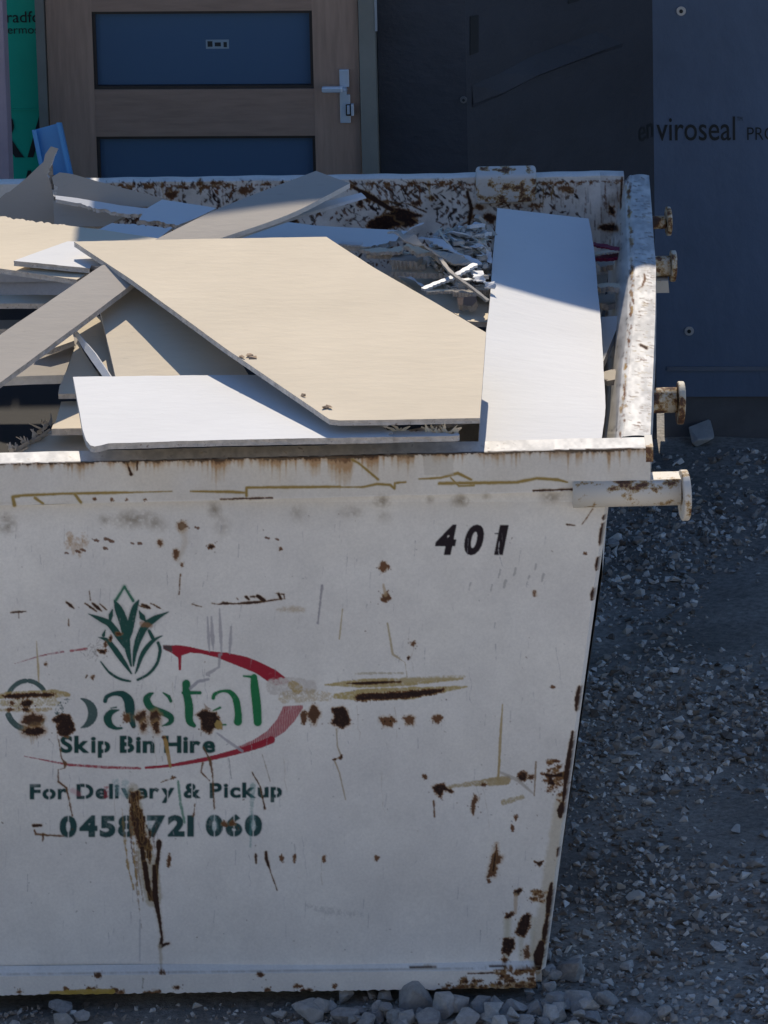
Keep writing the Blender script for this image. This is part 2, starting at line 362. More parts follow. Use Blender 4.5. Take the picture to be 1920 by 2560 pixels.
# big word
def ring(cx, cy, rx, ry, w, a0, a1, col, n=14, wear=.2):
    stroke(ID, [(cx + rx * math.cos(math.radians(a0 + (a1 - a0) * k / n)), cy - ry * math.sin(math.radians(a0 + (a1 - a0) * k / n)), w if not callable(w) else w(k / n)) for k in range(n + 1)], col, .92, .9, .25, wear=wear)
ring(68, 1762, 52, 60, 12, 95, 158, TEAL, wear=.12); ring(68, 1762, 52, 60, 12, 84, 38, TEAL, wear=.12); ring(68, 1762, 52, 60, 15, 205, 262, TEAL, wear=.15); ring(68, 1762, 52, 60, 11, 275, 318, TEAL, wear=.3)
ring(190, 1783, 42, 38, lambda t: 4 + 20 * math.sin(math.pi * t), 72, -72, TEAL, wear=.1); ring(190, 1783, 42, 38, lambda t: 4 + 18 * math.sin(math.pi * t), 108, 250, TEAL, wear=.75)
for z, L in ((za, [(1090, 1130, 40), (1110, 1085, 40), (1180, 1055, 40), (1270, 1060, 60), (1330, 1120, 90), (1345, 1200, 95), (1350, 1270, 80), (1385, 1390, 46)]), (za, [(1150, 1205, 10), (1205, 1195, 14)]),
             (za, [(1230, 1225, 14), (1150, 1250, 56), (1115, 1310, 78), (1140, 1375, 60), (1200, 1412, 34), (1262, 1412, 20)]),
             (zb, [(320, 1132, 30), (300, 1085, 34), (240, 1045, 12)]), (zb, [(135, 1048, 16), (90, 1075, 50), (70, 1125, 70), (120, 1205, 66), (250, 1255, 62), (320, 1300, 60), (310, 1355, 44), (230, 1390, 10)]),
             (zb, [(480, 950, 76), (482, 1050, 70), (508, 1180, 80), (512, 1330, 72), (560, 1385, 40)]), (zb, [(450, 1045, 34), (620, 1045, 34)]),
             (zb, [(760, 1100, 36), (775, 1060, 34), (850, 1028, 26), (935, 1040, 44), (995, 1120, 62), (1018, 1260, 66), (1015, 1345, 76)]), (zb, [(760, 1230, 14), (830, 1200, 24)]), (zb, [(820, 1378, 12), (890, 1376, 18)]),
             (zb, [(1075, 872, 16), (1150, 878, 26)]), (zb, [(1182, 885, 62), (1190, 1000, 80), (1212, 1200, 82), (1220, 1350, 76)])):
    x = z(L[0][0], 0)[0]; stroke(z, L, lg(x), .18, 5, .3, s=q * 1.4, smooth=True); stroke(z, L, lg(x), 1, .8, .2, wear=.1, s=q * 1.1, smooth=True)
CUTS = 'oBDp&y'
text('Skip Bin Hire', 151, 538, 1839, 1880, 0, 0, .036, (.015, .065, .058), CUTS, 1, .08, gap=.07)
text('For Delivery & Pickup', 75, 705, 1961, 1997, -.008, 0, .034, (.016, .06, .06), CUTS, 1, .18, gap=.08)
text('0458 721 060', 149, 655, 2038, 2090, -.006, 0, .05, (.016, .065, .065), '0869', .97, .18, gap=.08, halo=.5)
text('401', 1088, 1269, 1311, 1383, 0, .2, .045, (.02, .014, .02), '', 1, .05, boxes=[(1084, 1134), (1155, 1202), (1236, 1258)], soft=1, halo=.05)
zs = Z(700, 1200, 1.9518)
stroke(zs, [(1050, 262, 4), (1062, 262, 4)], (.02, .014, .02), .9); stroke(zs, [(1070, 300, 2), (1066, 350, 3), (1085, 420, 1)], (.5, .49, .5), .9)

# ---- rust, scrapes and runs on the front panel
xe = lambda y: 1514 - (y - 1273) * .1366
zr = Z(1000, 1900, 1.8033); zl = Z(0, 1050, 1.9518); zk = Z(0, 2100, 1.659); ze = Z(1150, 1900, 3.568); zm = Z(850, 1060, 1.9518)
for k in range(260):                                        # faint upright scuffs
    x, y = random.uniform(-10, 1400), random.uniform(1300, 2380); L = random.uniform(6, 46)
    if y > 1900 and random.random() < .5: continue
    stroke(ID, [(x, y, 1.6), (x + random.uniform(-5, 3), y + L, .8)], random.choice(((.36, .35, .37), (.42, .40, .40), (.30, .29, .31))), random.uniform(.25, .7), .9, .5, .1)
for k in range(160):
    x, y = random.uniform(-10, 1430), random.uniform(1280, 2400); r = random.uniform(.8, 3)
    stroke(ID, [(x, y, r), (x + random.uniform(-4, 4), y + random.uniform(-2, 3), r * .6)], random.choice((MID, GREY, (.2, .16, .13))), random.uniform(.4, .9), .8, .5, .5)
for k in range(26):                                         # hairline runs
    x, y = random.uniform(100, 1400), random.uniform(1600, 2150)
    pts = [(x, y, 1.4)]
    for _ in range(5): x += random.uniform(-4, 7); y += random.uniform(8, 26); pts.append((x, y, 1.0))
    stroke(ID, pts, random.choice(((.30, .29, .32), (.40, .33, .24))), .5, .8, .3)
for w0, pts in ((40, [(700, 260), (720, 620)]), (60, [(740, 260), (760, 600)]), (48, [(825, 170), (845, 650)]), (44, [(945, 360), (930, 640)])):
    stroke(zb, [(*pts[0], 16), (pts[0][0] * .4 + pts[1][0] * .6, pts[0][1] * .4 + pts[1][1] * .6, w0 * .8), (*pts[1], 12)], (.36, .34, .37), .75, 1.2, .5, s=q)
stroke(zb, [(825, 650, 30), (820, 780, 20), (700, 850, 40), (720, 870, 12)], (.33, .31, .34), .7, 1.0, .5, s=q); stroke(zb, [(710, 905, 26), (600, 930, 34), (520, 1000, 30)], (.34, .33, .36), .85, 1, .4, s=q)
stroke(zb, [(800, 1465, 16), (900, 1540, 26), (1060, 1650, 30)], (.40, .38, .41), .8, 1, .4, s=q)
# smudge left of the emblem
for k in range(60):
    x, y = za(random.gauss(970, 45), random.gauss(620, 55)); stroke(ID, [(x, y, 1.5), (x + random.uniform(-10, 10), y + random.uniform(-10, 10), .8)], (.22, .19, .18), .6, .9, .3)
# top-left stains
rust = rust_blob
for x, y in ((340, 560), (370, 580), (400, 600), (360, 620), (420, 590), (330, 600), (390, 640), (345, 580), (410, 560)):
    stroke(zl, [(x, y, 26), (x + random.uniform(-8, 8), y + 30, 10)], (.45, .29, .15), .5, 3, 1.6, .3, wear=.45, s=.6)
for x, y in ((470, 588), (520, 580), (545, 590), (515, 625), (645, 600), (680, 600), (325, 648), (960, 522), (1305, 573), (1350, 580), (380, 640), (405, 632)): stroke(zl, [(x - 6, y, 9), (x + 8, y + 4, 7)], MID, .9, .8, 1.2, 1, s=.7)
rust(zl, ell(1030, 620, 12, 12), 2); rust(zl, ell(1368, 628, 7, 8), 2); rust(zl, ell(890, 520, 20, 20), 5, .2); rust(zl, ell(858, 655, 10, 25), 4, .2); rust(zl, ell(780, 600, 10, 12), 4, .1); rust(zl, ell(888, 706, 5, 8), 2, .5)
stroke(zl, [(890, 520, 36), (905, 600, 30), (870, 690, 14)], (.45, .35, .22), .3, 6, 1, s=.51); rust_line(zl, [(880, 755, 4), (874, 850, 3)], .7, 1.5, False); rust_line(zl, [(435, 830, 4), (441, 878, 3)], .7, 1.5)
# slashes across the emblem
rust_line(za, [(115, 213, 12), (160, 208, 26), (270, 203, 8)], q); stroke(za, [(195, 215, 14), (195, 270, 6)], MID, .7, .8, .5, 1, s=q)
for a, b, w in (((690, 105), (765, 170), 34), ((885, 120), (1000, 200), 30), ((960, 120), (1050, 195), 40), ((1035, 125), (1105, 185), 16), ((1470, 130), (1560, 170), 40), ((1590, 130), (1660, 165), 18), ((1440, 140), (1500, 160), 14)): rust_line(za, [(*a, w * .5), ((a[0] + b[0]) / 2, (a[1] + b[1]) / 2, w), (*b, w * .4)], q, 1.5)
rust_line(zb, [(115, 120, 12), (170, 150, 22), (240, 185, 8)], q, 1.2); rust_line(zb, [(545, 125, 12), (580, 140, 14), (660, 158, 6)], q, 1.2)
rust_line(zb, [(750, 118, 10), (820, 130, 14), (860, 115, 30), (960, 122, 18), (1000, 122, 14), (1150, 110, 34), (1280, 100, 26), (1390, 82, 14), (1500, 70, 12), (1490, 25, 16), (1400, 12, 8)], q, 1.5)
for a, b, w in (((1100, 50), (1130, 75), 30), ((1150, 50), (1185, 50), 26), ((1220, 40), (1290, 90), 44), ((1440, 20), (1460, 70), 34), ((1000, 60), (1020, 80), 10)): rust_line(zb, [(*a, w), (*b, w)], q, 1.5)
stroke(zb, [(1410, 180, 20), (1550, 175, 60), (1690, 185, 50)], (.45, .34, .2), .6, 5, 1.5, .2, wear=.3, s=q)
rust(za, [(1000, 595), (1100, 600), (1090, 640), (1040, 630)], 2); rust(za, ell(960, 885, 24, 18), 2); rust_line(za, [(905, 865, 16), (890, 890, 10)], q, 1); rust(za, ell(480, 745, 16, 22), 2, .3); rust_line(za, [(712, 280, 14), (712, 350, 12)], q, 1.5, False); rust(za, ell(1090, 540, 14, 30), 2, .6); rust(za, ell(1145, 480, 14, 22), 2); stroke(za, [(1480, 330, 60), (1560, 355, 40)], (.35, .17, .08), .6, 3, 1.4, .6, s=q); rust(za, ell(1235, 432, 30, 12), 2, .6)
stroke(za, [(378, 510, 6), (385, 640, 14), (395, 760, 26), (402, 930, 14)], (.50, .39, .22), .9, 1.2, .3, .2, s=q)
# scraped bar over the C
stroke(za, [(-30, 1085, 50), (120, 1060, 60), (550, 1060, 90), (710, 1062, 40)], (.42, .31, .11), .9, 2, .9, .5, wear=.25, s=q)
stroke(za, [(-30, 1150, 30), (200, 1150, 110), (560, 1140, 80), (600, 1150, 30)], (.45, .35, .15), .75, 2, 1.2, .5, wear=.4, s=q); stroke(za, [(-30, 1225, 36), (300, 1225, 44), (520, 1215, 40)], (.43, .31, .13), .85, 1.5, .9, .5, wear=.35, s=q)
rust(za, [(35, 1075), (100, 1055), (300, 1048), (480, 1045), (575, 1055), (570, 1085), (330, 1095), (150, 1105), (60, 1100)], 1.5)
rust(za, ell(275, 1158, 62, 36), 2); rust(za, ell(268, 1222, 46, 24), 2); rust(za, ell(120, 1150, 34, 18), 2, .3); rust(za, ell(105, 1218, 24, 12), 2, .3)
rust(za, ell(340, 1330, 100, 62, 16, .25), 7, .75); rust(za, ell(355, 1445, 105, 44, 16, .2), 7, 1, .8)
rust(za, [(540, 1320), (640, 1265), (720, 1280), (755, 1340), (780, 1430), (700, 1500), (600, 1470), (590, 1400), (610, 1360), (550, 1345)], 2.5, 1, .3)
for cx, cy, rx, ry in ((1465, 1300, 46, 60), (1490, 1395, 26, 50), (1610, 1310, 50, 64), (1620, 1400, 36, 60)): rust(za, ell(cx, cy, rx, ry, 14, .3), 6, .75, .2)
rust(za, ell(1310, 1300, 40, 40, 12, .4), 3, .0)
rust(zb, [(580, 1270), (650, 1225), (790, 1245), (830, 1330), (850, 1420), (770, 1410), (720, 1470), (640, 1430), (640, 1340)], 3, 1, .2); fill(zb, [(800, 1330), (850, 1340), (852, 1430), (790, 1420), (770, 1370)], (.44, .30, .10), .9, 1, .8, .6)
stroke(zb, [(665, 1160, 12), (690, 1200, 26), (730, 1215, 14)], (.3, .18, .1), .7, 1.5, .8, .6, s=q)
stroke(zb, [(250, 1505, 36), (275, 1560, 30), (290, 1660, 26)], (.42, .26, .09), .95, .9, .4, .4, s=q); rust(zb, ell(255, 1515, 16, 16), 1)
stroke(zc, [(912, 0, 20), (930, 80, 22), (942, 148, 16)], (.42, .26, .09), .9, .9, .4, .4, s=.45)
# right end of the ellipse, scraped bar
stroke(zs, [(-30, 1010, 40), (60, 1010, 50), (150, 1010, 30)], (.60, .56, .52), .9, 3, 1.5, wear=.3); stroke(zs, [(20, 1060, 30), (140, 1050, 30), (240, 1060, 20)], (.46, .35, .18), .6, 3, 1.6, .3, wear=.5)
stroke(zs, [(60, 1000, 22), (90, 1020, 24)], (.44, .31, .12), .8, 2, 1, .4, wear=.3)
stroke(zs, [(220, 1000, 8), (400, 992, 44), (620, 985, 40), (890, 968, 12)], (.43, .32, .11), .9, 1.6, .8, .4, wear=.2, s=.51); stroke(zs, [(270, 1055, 26), (400, 1050, 60), (650, 1040, 60), (910, 1008, 8)], (.43, .32, .10), .9, 1.6, .8, .4, wear=.2, s=.51)
stroke(zs, [(370, 945, 12), (600, 942, 10)], (.48, .42, .30), .8, 1, .8, wear=.3, s=.51); stroke(zs, [(600, 975, 26), (900, 960, 16)], (.50, .42, .27), .7, 2, .8, wear=.35, s=.51)
rust_line(zs, [(325, 993, 6), (400, 992, 20), (590, 984, 12)], .51, 1.2)
rust(zs, [(365, 1062), (400, 1042), (560, 1035), (690, 1022), (810, 1015), (790, 1035), (690, 1058), (520, 1072), (370, 1078)], 1.5, 1, .35)
rust(zs, [(255, 1115), (310, 1105), (330, 1130), (342, 1190), (305, 1215), (270, 1200), (245, 1185), (265, 1160)], 3, 1, .25); rust(zs, ell(165, 1145, 26, 42, 12, .3), 4, .5, .2); rust(zs, ell(115, 1160, 12, 30), 3, .3)
rust(zs, ell(525, 1178, 36, 22, 12, .3), 4, .1); rust(zs, ell(632, 1172, 26, 20, 12, .3), 4, .0); rust(zs, ell(770, 1165, 22, 16, 12, .3), 3, .0)
for k in ((510, 1178), (540, 1176)): rust(zs, ell(*k, 6, 8), 1)
stroke(zs, [(275, 1215, 7), (280, 1300, 5), (300, 1350, 8), (265, 1365, 7), (290, 1430, 6), (320, 1560, 5)], (.46, .37, .25), .9, .9, .3, .2, s=.6); rust(zs, ell(298, 1352, 10, 10), 1); rust(zs, ell(268, 1362, 9, 5), 1)
stroke(zs, [(525, 700, 8), (550, 850, 9), (610, 890, 3), (620, 960, 4)], (.48, .40, .26), .9, .9, .4, .1, s=.6); stroke(zs, [(305, 630, 5), (290, 775, 7)], (.48, .38, .22), .9, .8, .3, .2, s=.6); stroke(zs, [(205, 515, 10), (185, 700, 9)], (.30, .28, .31), .8, 1, .8, s=.6)
rust(zs, ell(508, 425, 22, 20, 10, .3), 3, .0); rust(zs, ell(518, 570, 24, 22, 10, .4), 3, .3); stroke(zs, [(505, 510, 8), (515, 560, 16)], (.45, .32, .18), .7, 1.4, .5, .3, s=.6); rust(zs, ell(650, 798, 12, 9), 2, .2); rust(zs, ell(625, 868, 6, 9), 1); rust(zs, ell(1243, 556, 8, 14), 3, .0)
stroke(zs, [(1086, 1095, 5), (1075, 1260, 12), (1065, 1460, 8)], (.45, .34, .17), .9, .9, .3, .3, s=.6)
for x, y in ((1075, 440), (1100, 490), (1150, 430), (1250, 410), (1215, 470), (1035, 510), (930, 500), (1285, 460)): stroke(zs, [(x, y, 10), (x - 8, y + 36, 4)], GREY, .6, 1, 1, s=.6)
rust_line(zs, [(1525, 142, 5), (1475, 215, 4)], .7, 2, False); rust_line(zs, [(1400, 217, 7), (1440, 222, 3)], .7, 1.2); rust(zs, ell(1490, 358, 6, 5), 1); rust(zs, ell(1330, 1012, 10, 8), 2, .0)
# lower right
stroke(zr, [(200, 125, 14), (330, 105, 22), (480, 92, 36)], (.45, .35, .19), .9, 1.5, 1, .3, wear=.25, s=.6); stroke(zr, [(410, 100, 44), (480, 95, 30)], (.44, .34, .18), .7, 1.5, 1, .3, s=.5)
rust(zr, [(140, 118), (200, 108), (235, 145), (200, 140), (185, 170), (165, 150)], 3, 1, .3); rust(zr, ell(380, 112, 12, 6), 2); rust(zr, ell(112, 76, 8, 6), 2, .3)
rust(zr, ell(553, 74, 22, 20), 2.5); rust(zr, ell(588, 78, 14, 9), 3, .6); stroke(zr, [(450, 55, 10), (530, 90, 16), (600, 150, 8)], (.38, .33, .27), .6, 1.5, .6, .1, s=.6)
stroke(zr, [(470, 190, 24), (550, 168, 18)], (.45, .36, .20), .85, 1.8, 1.2, .3, wear=.3, s=.6); stroke(zr, [(450, 0, 10), (440, 90, 8)], (.45, .34, .17), .9, .9, .3, .3, s=.6); stroke(zr, [(613, 10, 9), (605, 160, 6)], (.34, .25, .17), .9, .9, .4, .4, s=.6)
rust(zr, [(335, 155), (350, 175), (340, 200), (330, 250), (320, 220)], 3, .3); rust_line(zr, [(152, 185, 10), (155, 255, 8)], .5, 1.5, False); rust(zr, ell(505, 305, 5, 16), 1.5, .2); rust(zr, ell(523, 262, 5, 12), 1.5, .3)
rust(zr, [(435, 380), (440, 430), (460, 435), (450, 460), (435, 470), (430, 525), (395, 525), (410, 460)], 5, .25); rust_line(zr, [(430, 420, 8), (420, 500, 14)], .6, 1); rust(zr, ell(401, 547, 5, 9), 1.5, .2)
rust(zr, [(607, 458), (645, 455), (640, 470), (625, 482)], 1.5); rust(zr, [(515, 595), (545, 573), (557, 580), (540, 600), (520, 612)], 2); stroke(zr, [(522, 610, 18), (520, 690, 12)], (.46, .32, .18), .6, 2, .6, .2, s=.6)
for x in (490, 480, 550, 600): stroke(zr, [(x, 720, 22), (x - 6, 900, 14)], (.53, .49, .36), .5, 4, .5, .1, s=.7)
stroke(ID, [(xe(2000) - 14, 2000, 26), (xe(2400) - 16, 2400, 40)], (.50, .42, .27), .5, 6, 1.5, .2)
rust(zr, [(480, 690), (515, 683), (510, 700), (490, 718), (475, 712)], 2); rust(zr, [(550, 705), (575, 692), (588, 700), (585, 750), (560, 800), (520, 780), (530, 750)], 2.5); rust(zr, [(470, 805), (515, 805), (515, 850), (490, 880), (462, 870), (462, 830)], 2.5); rust(zr, ell(570, 868, 14, 24, 12, .4), 4, .3); rust(zr, ell(470, 900, 8, 14), 2, .3)
for k in range(40):                                         # flaking near the lower corner edge
    x, y = random.gauss(700, 22), random.gauss(80, 42); rust(zr, ell(x, y, random.uniform(4, 15), random.uniform(3, 7), 8, .4), 2.5, random.random())
rust(zr, [(640, 62), (745, 55), (742, 75), (690, 82), (700, 112), (665, 115), (668, 80)], 2); 
for k in range(16): rust(zr, ell(random.uniform(598, 668), random.uniform(585, 640), random.uniform(4, 14), random.uniform(2, 6), 8, .4), 3, random.random())
for y0, y1, w in ((1290, 1300, 4), (1310, 1362, 5), (1395, 1425, 5), (1470, 1500, 6), (1717, 1775, 8), (1830, 2010, 9), (2010, 2040, 12), (2210, 2290, 10), (2290, 2360, 9), (2360, 2420, 18), (2120, 2140, 4)):
    w *= 1.7; rust_line(ID, [(xe(y0) - w * .4, y0, w * .6), (xe((y0 + y1) / 2) - w * .5, (y0 + y1) / 2, w), (xe(y1) - w * .4, y1, w * .6)], 1, 3)
# the long run below the telephone number
for k in range(11):
    x = 300 + random.uniform(0, 110); y = 1990 + random.random() * 150; L = random.uniform(60, 200); xx = x * .6 + 345 * .4
    stroke(ID, [(x, y, 3), (xx + (x - xx) * .5, y + L * .5, random.uniform(3, 8)), (xx + 12 + (x - xx) * .2, y + L, 1.5)], random.choice((OCH, MID, STAIN, (.28, .17, .08))), random.uniform(.4, .85), 1.4, 1.4, .6)
zv = zc
stroke(zv, [(735, 270, 60), (760, 420, 70), (800, 600, 90), (830, 760, 110), (850, 880, 90)], (.47, .41, .30), .75, 4, 1.2, .2, wear=.2, s=.45)
rust(zv, [(715, 285), (760, 290), (785, 320), (750, 340), (770, 400), (795, 460), (800, 520), (840, 590), (830, 610), (770, 600), (745, 520), (725, 440), (720, 350)], 4, .8)
for k in range(40):
    t = random.random(); x = 735 + 100 * t + random.gauss(0, 18); y = 280 + 380 * t; rust_line(zv, [(x, y, random.uniform(5, 22)), (x + random.uniform(-4, 10), y + random.uniform(14, 60), random.uniform(3, 14))], .5, 2, True)
rust_line(zv, [(785, 600, 30), (800, 720, 26), (830, 880, 22)], .45, 3); rust_line(zv, [(880, 565, 34), (875, 640, 22), (860, 740, 30), (862, 880, 18)], .45, 3)
rust_line(zk, [(600, 100, 26), (615, 200, 24), (635, 250, 14)], .6, 4); rust_line(zk, [(640, 110, 18), (645, 240, 30), (660, 320, 16), (672, 400, 12), (668, 440, 22), (700, 428, 10)], .6, 5); stroke(zk, [(664, 440, 16), (668, 530, 10)], (.45, .38, .28), .7, 3, .8, .2, s=.6)
stroke(zk, [(580, 330, 8), (580, 500, 8)], (.36, .36, .38), .5, 1.5, .5, s=.6)
rust_line(zc, [(325, 0, 6), (340, 100, 8), (360, 130, 20), (358, 155, 8), (322, 165, 8), (322, 230, 10), (368, 265, 8), (400, 420, 7)], .45, 2, False)
rust_line(zc, [(1125, 40, 6), (1160, 110, 14), (1175, 190, 8), (1185, 380, 8)], .45, 2, False); rust_line(zc, [(1120, 130, 10), (1112, 180, 9), (1160, 225, 6)], .45, 1.5, False)
rust_line(zc, [(1395, 180, 4), (1440, 260, 8), (1465, 380, 9)], .5, 1.5); stroke(zc, [(1450, 80, 4), (1495, 230, 5)], (.38, .32, .24), .8, .9, .4, s=.5); stroke(zc, [(1265, 100, 6), (1280, 215, 4)], GREY, .8, .9, .4, s=.5); rust_line(zc, [(1078, 355, 6), (1070, 420, 9)], .5, 1.5, False)
rust_line(zc, [(890, 235, 4), (965, 208, 8)], .5, 1.5, False); rust(zc, ell(962, 206, 8, 5), 2, .0)
stroke(zc, [(985, 230, 12), (1000, 360, 14), (1022, 460, 12)], (.05, .22, .14), .8, 1.5, .6, wear=.2, s=.5); stroke(zc, [(1400, 250, 26), (1390, 390, 20), (1385, 590, 6)], (.10, .26, .25), .55, 2.5, .8, wear=.3, s=.5)
for w0, x, y in ((26, 640, 260), (30, 690, 270), (24, 1180, 460), (20, 1395, 450), (20, 820, 460)): stroke(zc, [(x, y - 30, w0), (x + 10, y + 30, w0)], (.28, .42, .42), .5, 3, 1.5, wear=.4, s=.6)
fill(zc, [(575, 255), (600, 255), (600, 325), (575, 325)], RED, .7, 1.5, .8, wear=.4); stroke(zc, [(400, 280, 20), (440, 300, 20)], (.5, .12, .16), .35, 4, 1, s=.6)
rust_line(zc, [(185, 473, 16), (225, 473, 14)], .5, 1.5); rust_line(zc, [(190, 500, 6), (200, 522, 10), (350, 532, 8)], .5, 2, False); rust_line(zc, [(238, 525, 16), (236, 560, 4)], .5, 1.5, False)
rust(zc, ell(1240, 463, 12, 14), 2.5, .0); rust(zc, ell(1285, 460, 14, 12), 2.5, .0); rust(zc, ell(935, 670, 10, 30, 10, .3), 2.5, .4); rust_line(zc, [(1415, 630, 10), (1416, 680, 12)], .5, 1.5); rust_line(zc, [(1470, 620, 14), (1475, 660, 18), (1500, 740, 8), (1532, 830, 6)], .5, 1.8)
for x in (1560, 1630, 1790, 2080): rust(zc, ell(x, 655, 9, 18, 8, .4), 2, .0)
stroke(zk, [(1270, 270, 10), (1380, 300, 30), (1500, 310, 14)], GREY, .35, 5, 2, wear=.6, s=.6)
# welded seam and lower rail
stroke(ID, [(-10, 2437, 3), (995, 2424, 3), (1350, 2415, 3)], (.35, .30, .22), .55, 1.0, .7, .3)
for k in range(70):
    x = random.uniform(-10, 1350); y = 2484 - .0095 * x + random.uniform(-12, 6)
    if random.random() < .4 or x > 1050 or 40 < x < 320: rust_blob(ID, ell(x, y, random.uniform(4, 16), random.uniform(2, 7), 8, .4), 2.5, random.random())
stroke(ID, [(130, 2484, 14), (200, 2482, 18), (280, 2480, 14)], (.45, .31, .07), .95, 1.5, 1, .6)
rust_line(ID, [(1170, 2434, 4), (1260, 2432, 5)], 1, 1.5); rust_line(ID, [(1225, 2416, 5), (1262, 2414, 9), (1262, 2440, 6)], 1, 3); rust_line(ID, [(1025, 2418, 4), (1090, 2415, 5)], 1, 2)
stroke(ID, [(1180, 2474, 14), (1335, 2466, 30)], (.42, .25, .09), .8, 3, 2.2, .7, wear=.15)
for k in range(46): rust_blob(ID, ell(random.uniform(1240, 1345), random.uniform(2420, 2478), random.uniform(3, 11), random.uniform(2, 6), 8, .4), 2.5, random.random())
for k in range(24): rust_blob(ID, ell(random.uniform(1150, 1250), random.uniform(2450, 2480), random.uniform(3, 9), random.uniform(2, 8), 8, .4), 2.5, random.random())
for x, y in ((245, 2437), (405, 2430), (650, 2436), (1262, 2400)): rust_blob(ID, ell(x, y, 8, 5), 2, .6)
stroke(ID, [(358, 2448, 4), (356, 2470, 3)], (.3, .27, .22), .8, 1, 1)

# ---- rim band on the front: rust under the lip and long ochre scratches
ly = lambda x: 1161 - .0246 * x
sl, XX, YY = reg(-10, 1110, 1640, 1275, 0)
dd = YY - (1161 - .0246 * XX)
rgx = np.random.default_rng(4)
def prof(step): return np.interp(np.arange(CW), np.arange(0, CW + step * 2, step), rgx.random(len(np.arange(0, CW + step * 2, step))))[sl[1]]
broad, mid_, fine_ = prof(90), prof(22), prof(5)
px_ = np.arange(CW)[sl[1]] + OX
den = np.clip(.25 + 1.1 * broad * np.interp(px_, [0, 150, 300, 600, 850, 1000, 1080, 1180, 1350, 1620], [.35, .45, .9, 1.2, 1.3, 1.2, 1.1, .5, 1.0, 1.3]), 0, 1.5)[None, :]
amt = (6 + 26 * mid_ ** 2 + 20 * fine_ ** 3)[None, :] * den
ok = dd > -3
lay(sl, np.where(ok, np.clip((amt * 1.7 - dd + N20[sl] * 8) / 26, 0, 1), 0) * .5, (.50, .34, .17), .2)
lay(sl, np.where(ok, np.clip((amt - dd + NF[sl] * 8) / 14, 0, 1), 0) * .75, (.42, .22, .075), .5)
lay(sl, np.where(ok, np.clip((amt * .42 - dd + NF[sl] * 7) / 6, 0, 1), 0) * .9, MID, .9)
lay(sl, np.where(ok, np.clip((5.5 * den - dd + NF[sl] * 7) / 2.5, 0, 1), 0) * .95, DARK, 1)
lay(sl, np.where((dd > 0) & (dd < 100), 1, 0) * (.18 + .12 * N60[sl]), STAIN)
OL = (.33, .23, .07)
for z, L, s in ((zl, [(70, 415, 16), (62, 375, 14), (110, 368, 12), (300, 360, 10), (560, 355, 12), (660, 353, 7), (840, 348, 4)], .55), (zl, [(170, 380, 12), (210, 408, 10)], .55), (zl, [(365, 362, 12), (395, 402, 12)], .55), (zl, [(930, 348, 7), (1070, 350, 10), (1110, 350, 12), (1195, 355, 10)], .55),
                (zl, [(1203, 370, 12), (1203, 330, 10), (1400, 328, 12), (1659, 326, 10)], .55), (zm, [(60, 175, 9), (90, 190, 9), (185, 270, 10)], .6), (zm, [(0, 308, 6), (110, 308, 8), (180, 293, 11), (245, 297, 11), (265, 315, 10), (268, 288, 9), (320, 283, 8)], .55),
                (zm, [(385, 268, 6), (490, 263, 9), (575, 240, 12), (640, 272, 10)], .55), (zm, [(485, 290, 14), (860, 285, 12), (960, 265, 12), (1060, 272, 12), (1110, 284, 7)], .55), (zm, [(540, 262, 7), (580, 303, 8), (655, 300, 8)], .5)):
    stroke(z, [(x, y, w * 1.5) for x, y, w in L], (.50, .42, .25), .6, 2.2, .4, .2, s=s); stroke(z, L, OL, .95, .9, .35, .6, s=s)
rust_line(zm, [(945, 325, 12), (1100, 320, 10), (1240, 316, 22)], .5, 2.5); rust_line(zl, [(1075, 386, 8), (1200, 383, 12), (1330, 380, 8)], .5, 2)
rust_line(zl, [(622, 215, 10), (640, 265, 18)], .5, 2); rust_line(zl, [(670, 205, 16), (668, 245, 8)], .5, 2)
for x in (460, 545, 705, 620): rust_blob(zl, ell(x, 388, 6, 5), 2, .3)
fill(zm, [(405, 150), (555, 165), (552, 250), (410, 250)], (.50, .47, .42), .5, 2, 1)

# ---- rim tops (grey scuffs also dim their sunlit brightness) and inside faces
sl, XX, YY = reg(-10, 1085, 1640, 1165, 0)
lay(sl, np.where(YY < 1160 - .0246 * XX, np.clip(.5 + .5 * N20[sl] + .3 * N8[sl], 0, .9), 0), (.50, .49, .475), .15)
sl, XX, YY = reg(1540, 430, 1650, 1090, 0)
lay(sl, np.clip(.55 + .5 * N20[sl] + .4 * N8[sl], .1, .95), (.47, .46, .445), .15)
for k in range(60):
    x = random.uniform(0, 1600); y = random.uniform(1138, 1158) - .0255 * x; stroke(ID, [(x, y, 1.6), (x + random.uniform(-9, 9), y + random.uniform(-5, 5), 1)], random.choice((MID, STAIN, GREY)), .6, .9, .8, .4)
def xin(y): return np.interp(y, [437, 667, 800, 900, 1088], [1578, 1588, 1586, 1574, 1559])
def xout(y): return np.interp(y, [437, 667, 800, 900, 1088], [1623, 1640, 1638, 1634, 1626])
for k in range(240):                                        # cuts across the side rim, rust along its inner edge
    y = random.uniform(440, 1080); a, b = xin(y), xout(y); x = random.uniform(a, b - 6); L = random.uniform(3, 22)
    stroke(ID, [(x, y, random.uniform(1, 3)), (min(b, x + L), y + random.uniform(-1, 3), .8)], random.choice((MID, (.20, .15, .12), STAIN)), random.uniform(.5, .95), .8, .7, .5)
for k in range(120):
    y = random.uniform(440, 1085); x = xin(y) - 8 + random.gauss(0, 3.5); stroke(ID, [(x, y, random.uniform(2, 8)), (x + random.uniform(-2, 2), y + random.uniform(4, 16), 2)], random.choice((MID, MID, OCH, (.28, .18, .10))), random.uniform(.5, .95), 1, 1.1, .8)
